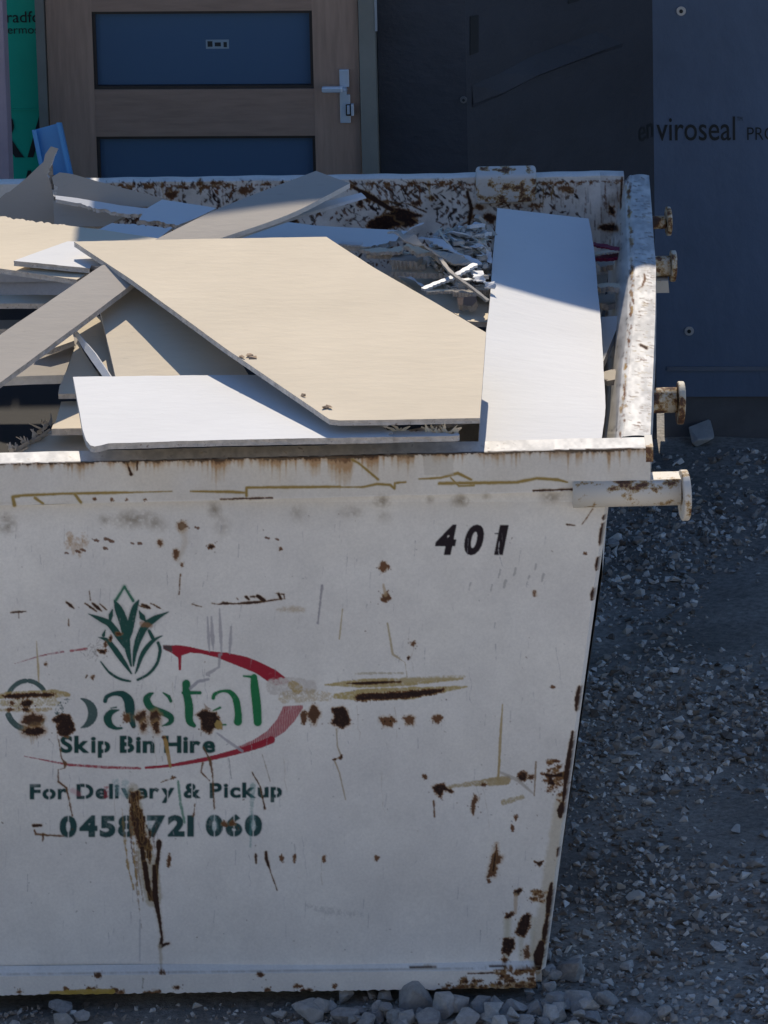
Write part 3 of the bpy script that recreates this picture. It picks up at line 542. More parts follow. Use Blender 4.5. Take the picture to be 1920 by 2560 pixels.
rust_line(ID, [(1610, 685, 4), (1612, 700, 5), (1606, 715, 4), (1595, 722, 2)], 1, 1.5, False); rust_line(ID, [(1600, 862, 6), (1616, 870, 8)], 1, 1.5)
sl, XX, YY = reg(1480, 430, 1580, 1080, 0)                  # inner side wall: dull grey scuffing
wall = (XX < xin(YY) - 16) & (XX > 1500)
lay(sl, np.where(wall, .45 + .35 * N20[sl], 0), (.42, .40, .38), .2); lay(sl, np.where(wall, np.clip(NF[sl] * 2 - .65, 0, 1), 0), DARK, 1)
# back wall inside: dense nicks through the paint
sl, XX, YY = reg(190, 445, 1556, 690, 0)
lay(sl, np.clip(.14 + .3 * N20[sl], 0, 1), (.36, .34, .31), .1)
for k in range(2300):
    x, y = random.uniform(190, 1440), random.uniform(448, 660); L = random.uniform(6, 26); a = random.choice((.75, .9, 2.3, 2.1, 1.2)) + random.gauss(0, .25)
    if x > 1200 and random.random() < .35: continue
    dn = N60[int(y - OY), int(x - OX)] + .6 * N20[int(y - OY), int(x - OX)]
    if dn < random.uniform(-.9, .5): continue
    L *= 1 + max(0, dn) * .9
    dx, dy = L * math.cos(a), L * abs(math.sin(a)) * .8
    stroke(ID, [(x, y, random.uniform(1.5, 3)), (x + dx * .5, y + dy * .5, random.uniform(3, 8.5)), (x + dx, y + dy, 1.5)], random.choice((DARK, DARK, (.09, .05, .03), MID)), random.uniform(.7, 1), .8, 1.0, 1)
for k in range(120):
    x = random.uniform(1380, 1556); y = random.uniform(450, 650); stroke(ID, [(x, y, 1.5), (x + random.uniform(-2, 2), y + random.uniform(8, 40), 2.5)], random.choice((MID, GREY, (.25, .2, .15))), random.uniform(.3, .8), 1, .8, .6)
for k in range(46):
    x, y = random.uniform(200, 1440), random.uniform(455, 640); rust_blob(ID, ell(x, y, random.uniform(4, 16), random.uniform(3, 12), 10, .5), 3, random.random())
for k in range(60):
    x = random.uniform(250, 1540); stroke(ID, [(x, 455, random.uniform(2, 7)), (x + random.uniform(-6, 6), 470 + random.random() * 60, 1.5)], random.choice((MID, (.1, .06, .04), OCH)), random.uniform(.4, .9), 1.2, 1.6, .7)
rust_blob(ID, ell(995, 545, 48, 24, 20, .3), 3); rust_blob(ID, ell(960, 560, 40, 18, 20, .3), 3); rust_blob(ID, ell(1525, 570, 22, 11, 12, .25), 4, 1, .3); rust_blob(ID, ell(1530, 525, 8, 10, 8, .4), 2)
rust_line(ID, [(875, 462, 8), (930, 495, 16), (980, 525, 12)], 1, 2); rust_line(ID, [(975, 505, 3), (1020, 510, 3), (1065, 530, 4)], 1, 1); rust_line(ID, [(1168, 480, 8), (1178, 520, 12), (1170, 585, 6)], 1, 2); rust_line(ID, [(1555, 445, 5), (1552, 520, 4)], 1, 1.5)
stroke(ID, [(260, 466, 2.5), (560, 470, 3), (1180, 462, 3), (1556, 452, 2)], MID, .8, 1, 2.5, .8, wear=.45)
for k in range(90):
    x = random.uniform(260, 1550); rust_blob(ID, ell(x, 461 - .006 * (x - 800) + random.uniform(-3, 4), random.uniform(2, 9), random.uniform(1, 3.5), 8, .4), 1.5, random.random())
CAN = np.clip(CAN, 0.005, .9)
def wear_attr(me, px, py):
    x = np.clip(px - OX, 0, CW - 1.01); y = np.clip(py - OY, 0, CH - 1.01); ix = x.astype(int); iy = y.astype(int); fx = (x - ix)[:, None]; fy = (y - iy)[:, None]
    c = (CAN[iy, ix] * (1 - fx) + CAN[iy, ix + 1] * fx) * (1 - fy) + (CAN[iy + 1, ix] * (1 - fx) + CAN[iy + 1, ix + 1] * fx) * fy
    out = (px < OX + 1) | (px > OX + CW - 2)
    if out.any(): c[out] = (*PB, 0)
    at = me.attributes.new('wear', 'FLOAT_COLOR', 'POINT'); at.data.foreach_set('color', np.ascontiguousarray(c, np.float32).ravel())
# ================================================================== the skip bin
ZR = 1.25
YF = Pz(960, 1137.4, ZR).y; YP = YF + .022
zbot = PY(700, 2486, YP - .03).z
GZ = zbot - .035                                        # ground level
FR, BR = Pz(1626, 1121, ZR), Pz(1622, 437, ZR)
XL = Pz(-912, 1183, ZR).x
bin_root = empty('skip_bin', (0, YF + .9, GZ), 'cream steel skip bin numbered 401, rust streaked and heaped with plasterboard offcuts', 'skip bin')
BO = np.array(bin_root.location)

def quads(nr, nc):
    i = np.arange(nr * nc).reshape(nr, nc)
    return np.stack([i[:-1, :-1], i[1:, :-1], i[1:, 1:], i[:-1, 1:]], -1).reshape(-1, 4)
def np_mesh(name, V, Q):
    me = bpy.data.meshes.new(name); n, m = len(V), len(Q)
    me.vertices.add(n); me.vertices.foreach_set('co', np.ascontiguousarray(V, np.float32).ravel())
    me.loops.add(m * 4); me.loops.foreach_set('vertex_index', np.ascontiguousarray(Q, np.int32).ravel())
    me.polygons.add(m); me.polygons.foreach_set('loop_start', np.arange(0, m * 4, 4, dtype=np.int32)); me.polygons.foreach_set('loop_total', np.full(m, 4, np.int32))
    me.polygons.foreach_set('use_smooth', np.ones(m, bool)); me.update(calc_edges=True); return me
def skin(name, parts, boxes=(), parent=None, mat=None):
    """parts: list of (world grid nr x nc x 3); boxes: list of eight world corners. One mesh with its wear colours."""
    V, Q, off = [], [], 0
    for G in parts:
        nr, nc = G.shape[:2]; V.append(G.reshape(-1, 3)); Q.append(quads(nr, nc) + off); off += nr * nc
    for b in boxes:
        p, f = box8([np.array(v) for v in b]); V.append(np.array(p)); Q.append(np.array(f) + off); off += 8
    V = np.concatenate(V); px, py = proj(V)
    me = np_mesh(name, V - BO, np.concatenate(Q)); wear_attr(me, px, py)
    return link(name, me, mat or PAINT, parent or bin_root)
def cols(x0, x1, step=2.0, coarse=-10):
    a = np.linspace(x0, coarse, 12)[:-1] if x0 < coarse else np.array([]); s = max(x0, coarse)
    return np.concatenate([a, np.linspace(s, x1, int((x1 - s) / step) + 1)])

# front panel
pc = cols(-840, 1514); v = np.linspace(0, 1, 600)
PYv = 1245 + 1195 * v
xr = xe(PYv); t = (pc + 840) / (1514 + 840)
PXg = -840 + t[None, :] * (xr[:, None] + 840)
PYg = (1245 - .0246 * (PXg - 700) * (1 - v[:, None]) - .0125 * (PXg - 700) * v[:, None]) + 1188 * v[:, None]
dent = .006 * np.sin(PXg / 260 + 1.1) * np.sin(PYg / 310)
for dx_, dy_, r_, h_ in ((980, 1680, 150, .006), (420, 1560, 120, .004), (700, 2050, 190, .006), (1180, 1960, 110, .005), (250, 2250, 170, .005), (1250, 1500, 130, .004), (880, 1400, 100, .003), (1050, 2280, 120, .005)):
    dent = dent + h_ * np.exp(-(((PXg - dx_) / r_) ** 2 + ((PYg - dy_) / (r_ * .8)) ** 2))
G = npPY(PXg.ravel(), PYg.ravel(), YP).reshape(*PXg.shape, 3); G[..., 1] += dent
def wallbox(A, B, C, D, n, th):       # quad plus thickness along n
    n = Vector(n) * th; return [A, B, B + n, A + n, D, C, C + n, D + n]
tl, tr, br, bl = (Vector(G[0, 0]), Vector(G[0, -1]), Vector(G[-1, -1]), Vector(G[-1, 0]))
back = Vector((0, .03, 0))
skin('front_panel', [G], [wallbox(bl + back, br + back, tr + back, tl + back, (0, 1, 0), .006)])
# edge strip that closes the panel on its right side
edge = np.stack([G[:, -1], G[:, -1] + np.array((.009, .016, 0))], 1); skin('corner_flange', [edge])

# front rim: face and top
rc = cols(-912, 1626); rv = np.linspace(0, 1, 53)
RX = np.repeat(rc[None, :], 53, 0); RY = 1161 - .0246 * RX + rv[:, None] * 103
GF = npPY(RX.ravel(), RY.ravel(), YF).reshape(53, -1, 3)
wob = .0015 * np.sin(RX / 70) + .001 * np.sin(RX / 23 + 2); GF[..., 1] += wob
tw = .078; GT = np.stack([GF[0] + np.array((0, tw * k / 16, .0012 * math.sin(k / 16 * 3.1416))) for k in range(17)])[::-1]
e = .005
bx = [Vector((XL, YF + e, ZR - .094)), Vector((FR.x - e, YF + e, ZR - .094)), Vector((FR.x - e, YF + tw, ZR - .094)), Vector((XL, YF + tw, ZR - .094)),
      Vector((XL, YF + e, ZR - e)), Vector((FR.x - e, YF + e, ZR - e)), Vector((FR.x - e, YF + tw, ZR - e)), Vector((XL, YF + tw, ZR - e))]
skin('front_rim', [GF, GT], [bx])
capw = Pz(1626, 1100, ZR)
place('rim_corner_cap', *box8([FR + Vector(d) for d in ((-.010, -.003, -.03), (.006, -.003, -.03), (.006, tw + .002, -.03), (-.010, tw + .002, -.03), (-.010, -.003, .004), (.006, -.003, .004), (.006, tw + .002, .004), (-.010, tw + .002, .004))]), RUSTY, bin_root)

# right rim, its inner lip and the inside of the side wall
ry = np.arange(437, 1092, 2.0); rows = []
def npz(px, py, z):
    d = (np.outer((px - CX) / F, np.array(cr)) + np.outer((CY - py) / F, np.array(cu)) + np.array(fw)); tt = (z - CAM.z) / d[:, 2]
    return np.array(CAM) + d * tt[:, None]
A_, B_ = npz(xin(ry), ry, ZR), npz(xout(ry), ry, ZR)
top = np.stack([A_ + (B_ - A_) * k / 20 for k in range(21)], 1); top[..., 2] += .003 * np.sin(np.linspace(0, np.pi, 21))[None, :] + .0015 * np.sin(ry / 25)[:, None]
lip = np.stack([A_ + np.array((-.017 * k / 7, 0, -.016 * (k / 7) ** 1.5)) for k in range(7, -1, -1)], 1)
L0 = lip[:, 0]; inner = np.stack([L0 + np.array((-.15 * h - .012 * math.sin(3.14 * min(1, h / .3)), 0, -h)) for h in np.concatenate([np.linspace(0, .3, 60), [.6, 1.0, 1.18]])[::-1]], 1)
outer = np.stack([B_ + np.array((0, 0, -.095 * k / 8)) for k in range(9)], 1)
skin('side_rim', [top, lip, outer]); skin('side_wall', [inner, (inner[:, :-2] + np.array((.012, 0, 0)))[:, ::-1]])
P1, P2 = Vector(G[0, -1]), Vector(G[-1, -1])
# back wall and back rim
bxs = cols(-640, 1560, 2.0, 190); bv = np.linspace(0, 1, 110)
BX = np.repeat(bxs[None, :], 110, 0); BY = 457 - .0133 * (BX - 272) + bv[:, None] * 245
YB = Pz(900, 447, ZR).y; YBi = YB - .045
GB = npPY(BX.ravel(), BY.ravel(), YBi).reshape(110, -1, 3); ztop = GB[0, :, 2].copy()
GB[..., 1] += .003 * np.sin(BX / 45) * np.sin(BY / 30) + .002 * np.sin(BX / 17 + BY / 22)
brm = np.stack([GB[0] + np.array((0, .045 * k / 6, .004 * math.sin(k / 6 * 3.14))) for k in range(7)])[::-1]
bl_, br_ = Vector(GB[0, 0]), Vector(GB[0, -1])
skin('back_wall', [GB, brm], [[Vector((bl_.x + .2, YBi + .006, GZ + .1)), Vector((br_.x - .2, YBi + .006, GZ + .1)), Vector((br_.x - .2, YBi + .044, GZ + .1)), Vector((bl_.x + .2, YBi + .044, GZ + .1)),
                                Vector((bl_.x, YBi + .006, bl_.z - .004)), Vector((br_.x, YBi + .006, br_.z - .004)), Vector((br_.x, YBi + .044, br_.z - .004)), Vector((bl_.x, YBi + .044, bl_.z - .004))]])
# left side and floor, out of the picture
place('side_wall', *box8([Vector((XL + .28, YF + .03, GZ + .05)), Vector((XL + .30, YF + .03, GZ + .05)), Vector((XL + .30, YB, GZ + .05)), Vector((XL + .28, YB, GZ + .05)), Vector((XL + .03, YF + .03, ZR)), Vector((XL + .07, YF + .03, ZR)), Vector((XL + .07, YB, ZR)), Vector((XL + .03, YB, ZR))]), RUSTY, bin_root)
place('floor_plate', *box8([Vector(p) for p in ((XL + .28, YF + .03, zbot), (P2.x, YF + .03, zbot), (P2.x, YB - .01, zbot), (XL + .28, YB - .01, zbot), (XL + .28, YF + .03, zbot + .03), (P2.x, YF + .03, zbot + .03), (P2.x, YB - .01, zbot + .03), (XL + .28, YB - .01, zbot + .03))]), RUSTY, bin_root)
# bottom rail
kc = cols(-700, 1340); kv = np.linspace(0, 1, 27)
KX = np.repeat(kc[None, :], 27, 0); KY = 2441 - .0125 * KX + kv[:, None] * (47 - .001 * KX)
YK = YP - .028; GK = npPY(KX.ravel(), KY.ravel(), YK).reshape(27, -1, 3); GK[..., 2][-1] += .004 * np.interp(KX[-1], np.arange(-720, 1360, 7), np.random.default_rng(3).random(298)[:len(np.arange(-720, 1360, 7))]) - .002
led = np.stack([GK[0] + np.array((0, .03 * k / 5, .012 * (k / 5))) for k in range(6)])[::-1]
kb = [Vector(GK[-1, 0]) + Vector((0, .002, .004)), Vector(GK[-1, -1]) + Vector((-.001, .002, .004)), Vector(GK[-1, -1]) + Vector((-.001, .06, .004)), Vector(GK[-1, 0]) + Vector((0, .06, .004)),
      Vector(GK[0, 0]) + Vector((0, .002, -.002)), Vector(GK[0, -1]) + Vector((-.001, .002, -.002)), Vector(GK[0, -1]) + Vector((-.001, .06, -.002)), Vector(GK[0, 0]) + Vector((0, .06, -.002))]
skin('bottom_rail', [GK, led], [kb])
# pocket hung on the back wall
yk = YBi - .035; c = [PY(x, y, yk) for x, y in ((1190, 514), (1342, 506), (1341, 439), (1190, 442))]
bk = Vector((0, .045, .004)); pk = place('wall_pocket', *box8([c[0], c[1], c[1] + bk, c[0] + bk, c[3], c[2], c[2] + bk + Vector((0, 0, .012)), c[3] + bk + Vector((0, 0, .012))]), RUSTIER_P if 'RUSTIER_P' in globals() else rusty_mat('nicked_white_steel', (.58, .57, .55), .553, 30), bin_root)
bevel_me(pk.data, .008, 3)
# lifting lugs
def tube(a, b, r, seg=20, ends=True):
    a, b = Vector(a), Vector(b); d = (b - a).normalized(); s = d.cross(Vector((0, 0, 1))).normalized(); w = s.cross(d)
    vs_ = [c_ + s * (r * math.cos(2 * math.pi * k / seg)) + w * (r * math.sin(2 * math.pi * k / seg)) for c_ in (a, b) for k in range(seg)]
    fs = [(k, (k + 1) % seg, seg + (k + 1) % seg, seg + k) for k in range(seg)]
    if ends: fs += [tuple(range(seg - 1, -1, -1)), tuple(range(seg, 2 * seg))]
    return vs_, fs
def lug(px0, px1, py, z, r, pxd, pyd, rd, thd, mat, plate=None):
    a = Pz(px0, py, z); y = a.y; b = PY(px1, py, y); b.z = a.z = z; b.y = y
    root = place('lifting_lug', *tube(a, b, r), mat, bin_root)
    root.data.polygons.foreach_set('use_smooth', [True] * len(root.data.polygons))
    d = PY(pxd, pyd, y); d.y = y
    disc_v, disc_f = tube(d - Vector((thd / 2, 0, 0)), d + Vector((thd / 2, 0, 0)), rd, 28)
    # an end disc knocked slightly out of square
    R = Matrix.Rotation(math.radians(random.uniform(-4, 4)), 3, 'Y') @ Matrix.Rotation(math.radians(random.uniform(3, 7)), 3, 'Z')
    disc_v = [d + R @ (v_ - d) for v_ in disc_v]
    dm = mesh_from([v_ - bin_root.location for v_ in disc_v], disc_f); bevel_me(dm, .003, 2); link('end_disc', dm, mat, root)
    if plate:
        link('gusset', mesh_from([Vector(v_) - bin_root.location for v_ in plate], box8(plate)[1]), mat, root)
    return root
LUGM = rusty_mat('worn_lug_steel', (.66, .62, .55), .585, 20); LUGR = rusty_mat('rusty_lug_steel', (.58, .53, .43), .5, 24)
lug(1432, 1702, 1234, 1.148, .031, 1711, 1238, .056, .016, LUGM,
    plate=[PY(1628, 1205, YF) + Vector(d) for d in ((0, -.002, -.02), (.066, -.002, -.02), (.066, .05, -.02), (0, .05, -.02), (0, -.002, .006), (.066, -.002, .006), (.066, .05, .006), (0, .05, .006))])
lug(1560, 1692, 1003, 1.148, .029, 1701, 1007, .049, .015, LUGR); lug(1560, 1676, 668, 1.155, .025, 1682, 665, .038, .013, LUGR); lug(1560, 1664, 558, 1.16, .016, 1671, 553, .036, .011, LUGR)
p = Pz(1655, 706, 1.12); place('lug_bracket', *box8([p + Vector(d) for d in ((-.05, -.02, -.02), (.016, -.02, -.02), (.016, .02, -.02), (-.05, .02, -.02), (-.05, -.02, .01), (.014, -.02, .01), (.014, .02, .01), (-.05, .02, .01))]), RUSTY, bin_root)
# ================================================================== the load: plasterboard offcuts
def ragged(poly, torn, step=13, j=.5, jt=3.5, seed=0):
    rr = random.Random(seed); out = []; fl = []
    n = len(poly)
    for i in range(n):
        a, b = poly[i], poly[(i + 1) % n]; L = math.hypot(b[0] - a[0], b[1] - a[1]); k = max(1, int(L / (5 if i in torn else step)))
        nx, ny = -(b[1] - a[1]) / (L + 1e-6), (b[0] - a[0]) / (L + 1e-6); off = 0
        for q_ in range(k):
            t_ = q_ / k; amp = (jt if i in torn else j) * (0 if q_ == 0 else 1)
            off = off * .6 + rr.uniform(-amp, amp) * .7
            out.append((a[0] + (b[0] - a[0]) * t_ + nx * off, a[1] + (b[1] - a[1]) * t_ + ny * off)); fl.append(i in torn)
    return out, fl
BN = [0]
def board(name, label, poly, pl, mats=None, th=.0125, torn=(), group=None, cat='plasterboard', parent=None, j=.5, jt=3.5, warp=0.0):
    mats = mats or (BEIGE, BEIGE2, CORE); BN[0] += 1
    A, n = plane3(*pl); pts, fl = ragged(poly, set(torn), j=j, jt=jt, seed=BN[0])
    tops = [Ppl(x, y, A, n) for x, y in pts]; rr = random.Random(BN[0] * 7)
    c = sum(tops, Vector()) / len(tops)
    bots = []
    for v_, f in zip(tops, fl):
        d = (c - v_); d = d.normalized() if d.length > 0 else d
        bots.append(v_ - n * th + (d * rr.uniform(-.004, .008) if f else Vector()))
    N_ = len(tops)
    mids = [(a * .5 + b * .5) + ((c - a).normalized() * rr.uniform(0, .003)) for a, b in zip(tops, bots)]
    bm = bmesh.new(); vs_ = [bm.verts.new(v_) for v_ in tops + mids + bots]
    ft = bm.faces.new(vs_[:N_]); fb = bm.faces.new(list(reversed(vs_[2 * N_:]))); ft.material_index = 0; fb.material_index = 1
    for r_ in (0, 1):
        for i in range(N_):
            k = (i + 1) % N_; f = bm.faces.new((vs_[r_ * N_ + k], vs_[r_ * N_ + i], vs_[(r_ + 1) * N_ + i], vs_[(r_ + 1) * N_ + k])); f.material_index = 2
    bmesh.ops.triangulate(bm, faces=[ft, fb]); bmesh.ops.recalc_face_normals(bm, faces=bm.faces[:])
    if warp:
        for v_ in bm.verts: v_.co.z += warp * mnoise.noise(v_.co * 2.2)
    lo = min(v_.co.z for v_ in bm.verts); o3 = Vector((c.x, c.y, lo)); base = o3
    if parent is not None: base = parent.location
    for v_ in bm.verts: v_.co -= base
    me = bpy.data.meshes.new(name); bm.to_mesh(me); bm.free()
    o = link(name, me, list(mats), parent, None if parent else o3)
    if parent is None: tag(o, label, cat, group)
    return o
def catmull(P, n):
    P = [np.array(p, float) for p in P]; Q_ = [P[0] * 2 - P[1]] + P + [P[-1] * 2 - P[-2]]; out = []
    for k in range(n + 1):
        t_ = k / n * (len(P) - 1); i = min(int(t_), len(P) - 2); u_ = t_ - i; a, b, c_, d = Q_[i:i + 4]
        out.append(.5 * ((2 * b) + (c_ - a) * u_ + (2 * a - 5 * b + 4 * c_ - d) * u_ ** 2 + (3 * b - a - 3 * c_ + d) * u_ ** 3))
    return out
def sheet(name, label, left, right, mats=None, th=.0125, rows_=40, colsn=6, group=None, cat='plasterboard', parent=None, crown=0.0, jit=.0):
    """a bent sheet: matching points along its two long edges, each (px, py, z)"""
    mats = mats or (BEIGE, BEIGE2, CORE); Ls, Rs = catmull(left, rows_), catmull(right, rows_); T = []
    for l, r in zip(Ls, Rs):
        a, b = Pz(*l), Pz(*r)
        T.append([a + (b - a) * (k / colsn) + Vector((0, 0, crown * math.sin(math.pi * k / colsn))) + Vector((random.uniform(-jit, jit), random.uniform(-jit, jit), 0)) for k in range(colsn + 1)])
    nr, nc = rows_ + 1, colsn + 1; V = [p for row in T for p in row]; m_ = len(V)
    n = ((T[0][-1] - T[0][0]).cross(T[-1][0] - T[0][0])).normalized()
    if n.z < 0: n = -n
    V2 = [p - n * th for p in V]; fs, mi = [], []
    for i in range(nr - 1):
        for k in range(nc - 1):
            a = i * nc + k; fs.append((a, a + 1, a + nc + 1, a + nc)); mi.append(0); fs.append((m_ + a, m_ + a + nc, m_ + a + nc + 1, m_ + a + 1)); mi.append(1)
    ring_ = [k for k in range(nc)] + [i * nc + nc - 1 for i in range(1, nr)] + [(nr - 1) * nc + k for k in range(nc - 2, -1, -1)] + [i * nc for i in range(nr - 2, 0, -1)]
    for a, b in zip(ring_, ring_[1:] + ring_[:1]): fs.append((a, m_ + a, m_ + b, b)); mi.append(2)
    o = place(name, V + V2, fs, list(mats), parent, mi)
    bm = bmesh.new(); bm.from_mesh(o.data); bmesh.ops.recalc_face_normals(bm, faces=bm.faces[:]); bm.to_mesh(o.data); bm.free()
    if parent is None: tag(o, label, cat, group)
    return o
def conv(z, pts): return [z(*p) for p in pts]
z1, z3, z4, z5, z8, zE, zD = Z(0, 0, 1.728), Z(0, 400, 2.37), Z(700, 400, 2.765), Z(1150, 400, 2.405), Z(0, 780, 4.74), Z(0, 250, 4.4233), Z(800, 540, 3.77)
WB = (WHITE, BEIGE, CORE); WW = (WHITE, BEIGE, COREW); BW = (BEIGE2, BEIGE2, COREW)
OFF = 'plasterboard_offcut'
DAMP = simple('damp_board', (.02, .018, .017), .95)  # the dark of the hollow put into the board colour
# buried sheets closing the heap from below, near-black to stand in for shade
board('plasterboard_sheet', 'sheet in painted near-black shade buried deep under the heap inside the bin', [(-400, 1250), (900, 1200), (1330, 1200), (1330, 1700), (500, 1750), (-400, 1760)], ((0, 1300, .5), (900, 1300, .52), (600, 1650, .5)), (DAMP, DAMP, CORE))
board('plasterboard_sheet', 'buried sheet in painted near-black shade against the rear inside the bin', [(-300, 560), (700, 560), (1500, 600), (1440, 1000), (600, 1150), (-300, 1200)], ((0, 620, 1.02), (1400, 640, 1.02), (700, 850, .95)), (simple('dull_board', (.022, .02, .019), .9), BEIGE2, CORE))
# big sheet
A_pl = ((185, 604, 1.418), (828, 1050, 1.352), (1200, 1045, 1.346))
big = board('plasterboard_sheet', 'large sunlit beige plasterboard sheet lying across the middle of the bin', [(185, 604), (500, 597), (816, 592), (940, 672), (1080, 752), (1215, 831), (1208, 930), (1200, 1045), (1000, 1049), (848, 1051), (824, 1048), (560, 868), (330, 700)], A_pl, j=.35)
An = plane3(*A_pl)
def crumbs(parent, pts, mat, s, n=6):
    for x, y in pts:
        b_ = Ppl(x, y, *An); vv = [b_ + Vector((random.uniform(-s, s), random.uniform(-s, s), random.uniform(0, s * .7))) for _ in range(9)]
        bm = bmesh.new(); [bm.verts.new(v_ - parent.location) for v_ in vv]; bmesh.ops.convex_hull(bm, input=bm.verts[:]); me = bpy.data.meshes.new('torn_paper'); bm.to_mesh(me); bm.free(); link('torn_paper', me, mat, parent)
crumbs(big, [(604, 894), (624, 891), (632, 895), (812, 1020), (824, 1020), (758, 990)], KRAFT, .009)
# white sheet by the right side
lz = [1.258, 1.255, 1.25, 1.247, 1.246, 1.248, 1.25, 1.25, 1.247]; rz = [1.215, 1.205, 1.19, 1.18, 1.178, 1.19, 1.215, 1.23, 1.237]
sheet('plasterboard_sheet', 'long white plasterboard strip sloping along the right side of the bin, half in shadow',
      [(*z5(*p), z_) for p, z_ in zip([(225, 288), (214, 420), (200, 560), (190, 700), (180, 850), (160, 1020), (140, 1250), (125, 1480), (112, 1692)], lz)],
      [(*z5(*p), z_) for p, z_ in zip([(772, 352), (793, 450), (812, 600), (826, 760), (840, 900), (855, 1100), (868, 1350), (874, 1500), (852, 1672)], rz)], WB, colsn=10, rows_=60, jit=.0004)
# white board on the front rim
front = board('plasterboard_sheet', 'white plasterboard sheet with a rounded corner overhanging the front rim', conv(z3, [(432, 1285), (800, 1280), (1150, 1275), (1700, 1272), (2000, 1400), (2330, 1615), (2300, 1625), (2330, 1640), (1700, 1650), (1100, 1664), (640, 1679), (600, 1690), (560, 1697), (535, 1690), (510, 1660), (490, 1600)]), ((262, 1108, 1.322), (980, 1085, 1.318), (485, 938, 1.315)), WB, .014, torn=(4, 5, 6), jt=4)
board('torn_paper', None, [(930, 1068), (1000, 1077), (1080, 1080), (1143, 1081), (1149, 1086), (1146, 1089), (930, 1094)], ((980, 1088, 1.314), (1140, 1086, 1.314), (1000, 1075, 1.313)), (WHITE, BEIGE, CORE), .0125, torn=(0, 1, 2), parent=front)
def fringe(parent, p0, p1, n, h, mat, pl, sc=1.0):
    for k in range(n):
        t_ = (k + random.random()) / n; x, y = p0[0] + (p1[0] - p0[0]) * t_, p0[1] + (p1[1] - p0[1]) * t_
        b_ = Ppl(x, y, *pl) + Vector((0, random.uniform(-.004, .004), 0)); d = Vector((random.uniform(-1, 1), random.uniform(-.6, .6), random.uniform(.2, 1))).normalized(); s_ = d.cross(Vector((0, 1, .3))).normalized()
        L = h * random.uniform(.4, 1); w = random.uniform(.002, .006) * sc; cpt = d * L; b2 = Vector((random.uniform(-1, 1), random.uniform(-1, 1), .3)) * L * .5
        V = [b_ - s_ * w, b_ + s_ * w, b_ + cpt * .6 + s_ * w * .9, b_ + cpt * .6 - s_ * w * .9, b_ + cpt + b2 + s_ * w * .3, b_ + cpt + b2 - s_ * w * .3]; nn = Vector((0, -.0008, .0006))
        V += [v_ - nn for v_ in V]
        place('torn_paper', V, [(0, 1, 2, 3), (3, 2, 4, 5), (9, 8, 7, 6), (11, 10, 8, 9), (0, 3, 9, 6), (1, 7, 8, 2), (3, 5, 11, 9), (2, 8, 10, 4), (5, 4, 10, 11), (0, 6, 7, 1)], mat, parent)
FP = plane3((262, 1108, 1.314), (980, 1085, 1.312), (485, 938, 1.310))
fringe(front, (985, 1080), (1005, 1079), 5, .022, KRAFT if False else BEIGE, FP); fringe(front, (1065, 1081), (1142, 1083), 16, .022, BEIGE, FP); fringe(front, (945, 1065), (965, 1068), 3, .035, WHITE, FP, 2.4)
# strips crossing behind the big sheet
sheet(OFF, 'grey beige plasterboard strip propped up slantwise against the back rim', [(*z1(660, 1040), 1.39), (*z1(960, 895), 1.415), (*z1(1365, 738), 1.448)], [(*z1(930, 1037), 1.386), (*z1(1250, 925), 1.408), (*z1(1512, 792), 1.43)], (BEIGE2, BEIGE2, COREW), .013)
sheet(OFF, 'thin white strip wedged under the slanting grey strip near the back rim', [(*z1(940, 1036), 1.35), (*z1(1240, 915), 1.372), (*z1(1560, 832), 1.392)], [(*z1(985, 1036), 1.342), (*z1(1250, 945), 1.365), (*z1(1576, 846), 1.388)], (WHITE, WHITE, COREW), .008)
board('plasterboard_sheet', 'white sheet lying in shade behind the large beige sheet', [(560, 566), (640, 556), (700, 552), (790, 564), (1018, 577), (990, 603), (917, 617), (855, 612), (560, 640)], ((700, 560, 1.29), (1000, 580, 1.27), (850, 612, 1.285)), WB, torn=(4, 5))
board(OFF, 'pale offcut in shade with a pointed tip beside the slanting strip', conv(z1, [(630, 903), (700, 862), (935, 899), (840, 945), (770, 972), (690, 955), (600, 948)]), ((380, 535, 1.335), (530, 520, 1.345), (450, 560, 1.33)), WB, torn=(4, 5))
board(OFF, 'narrow pale offcut in shade just behind the large sheet near its corner', conv(z1, [(320, 1042), (400, 1005), (480, 965), (560, 970), (745, 984), (670, 1042)]), ((200, 600, 1.36), (300, 560, 1.365), (420, 575, 1.36)), WB, torn=(2, 3))
# left side
board('plasterboard_sheet', 'sunlit beige sheet at the left lying under the small white board', [(-380, 528), (0, 541), (110, 558), (165, 563), (260, 575), (420, 600), (330, 650), (211, 688), (192, 699), (0, 671), (-380, 640)], ((0, 545, 1.367), (0, 671, 1.36), (200, 690, 1.365)), torn=(1, 2))
board(OFF, 'small white board with a broken corner lying on the left beige sheet', conv(zE, [(150, 1778), (440, 1672), (750, 1562), (1000, 1562), (1240, 1700), (1130, 1838), (1010, 1828), (995, 1862), (600, 1820)]), ((34, 651, 1.383), (225, 671, 1.383), (180, 603, 1.384)), WB, torn=(6,), jt=1.5)
board('plasterboard_sheet', 'lower beige sheet showing one sunlit edge at the far left', [(-380, 730), (0, 737), (150, 737), (158, 742), (110, 759), (0, 759), (-380, 755)], ((0, 740, 1.30), (100, 757, 1.295), (0, 690, 1.305)))
board('plasterboard_sheet', 'dark edged sheet beneath the lower beige sheet at the far left', [(-380, 800), (60, 800), (40, 822), (-380, 825)], ((0, 815, 1.22), (40, 815, 1.22), (0, 780, 1.225)), (BEIGE2, BEIGE2, CORE))
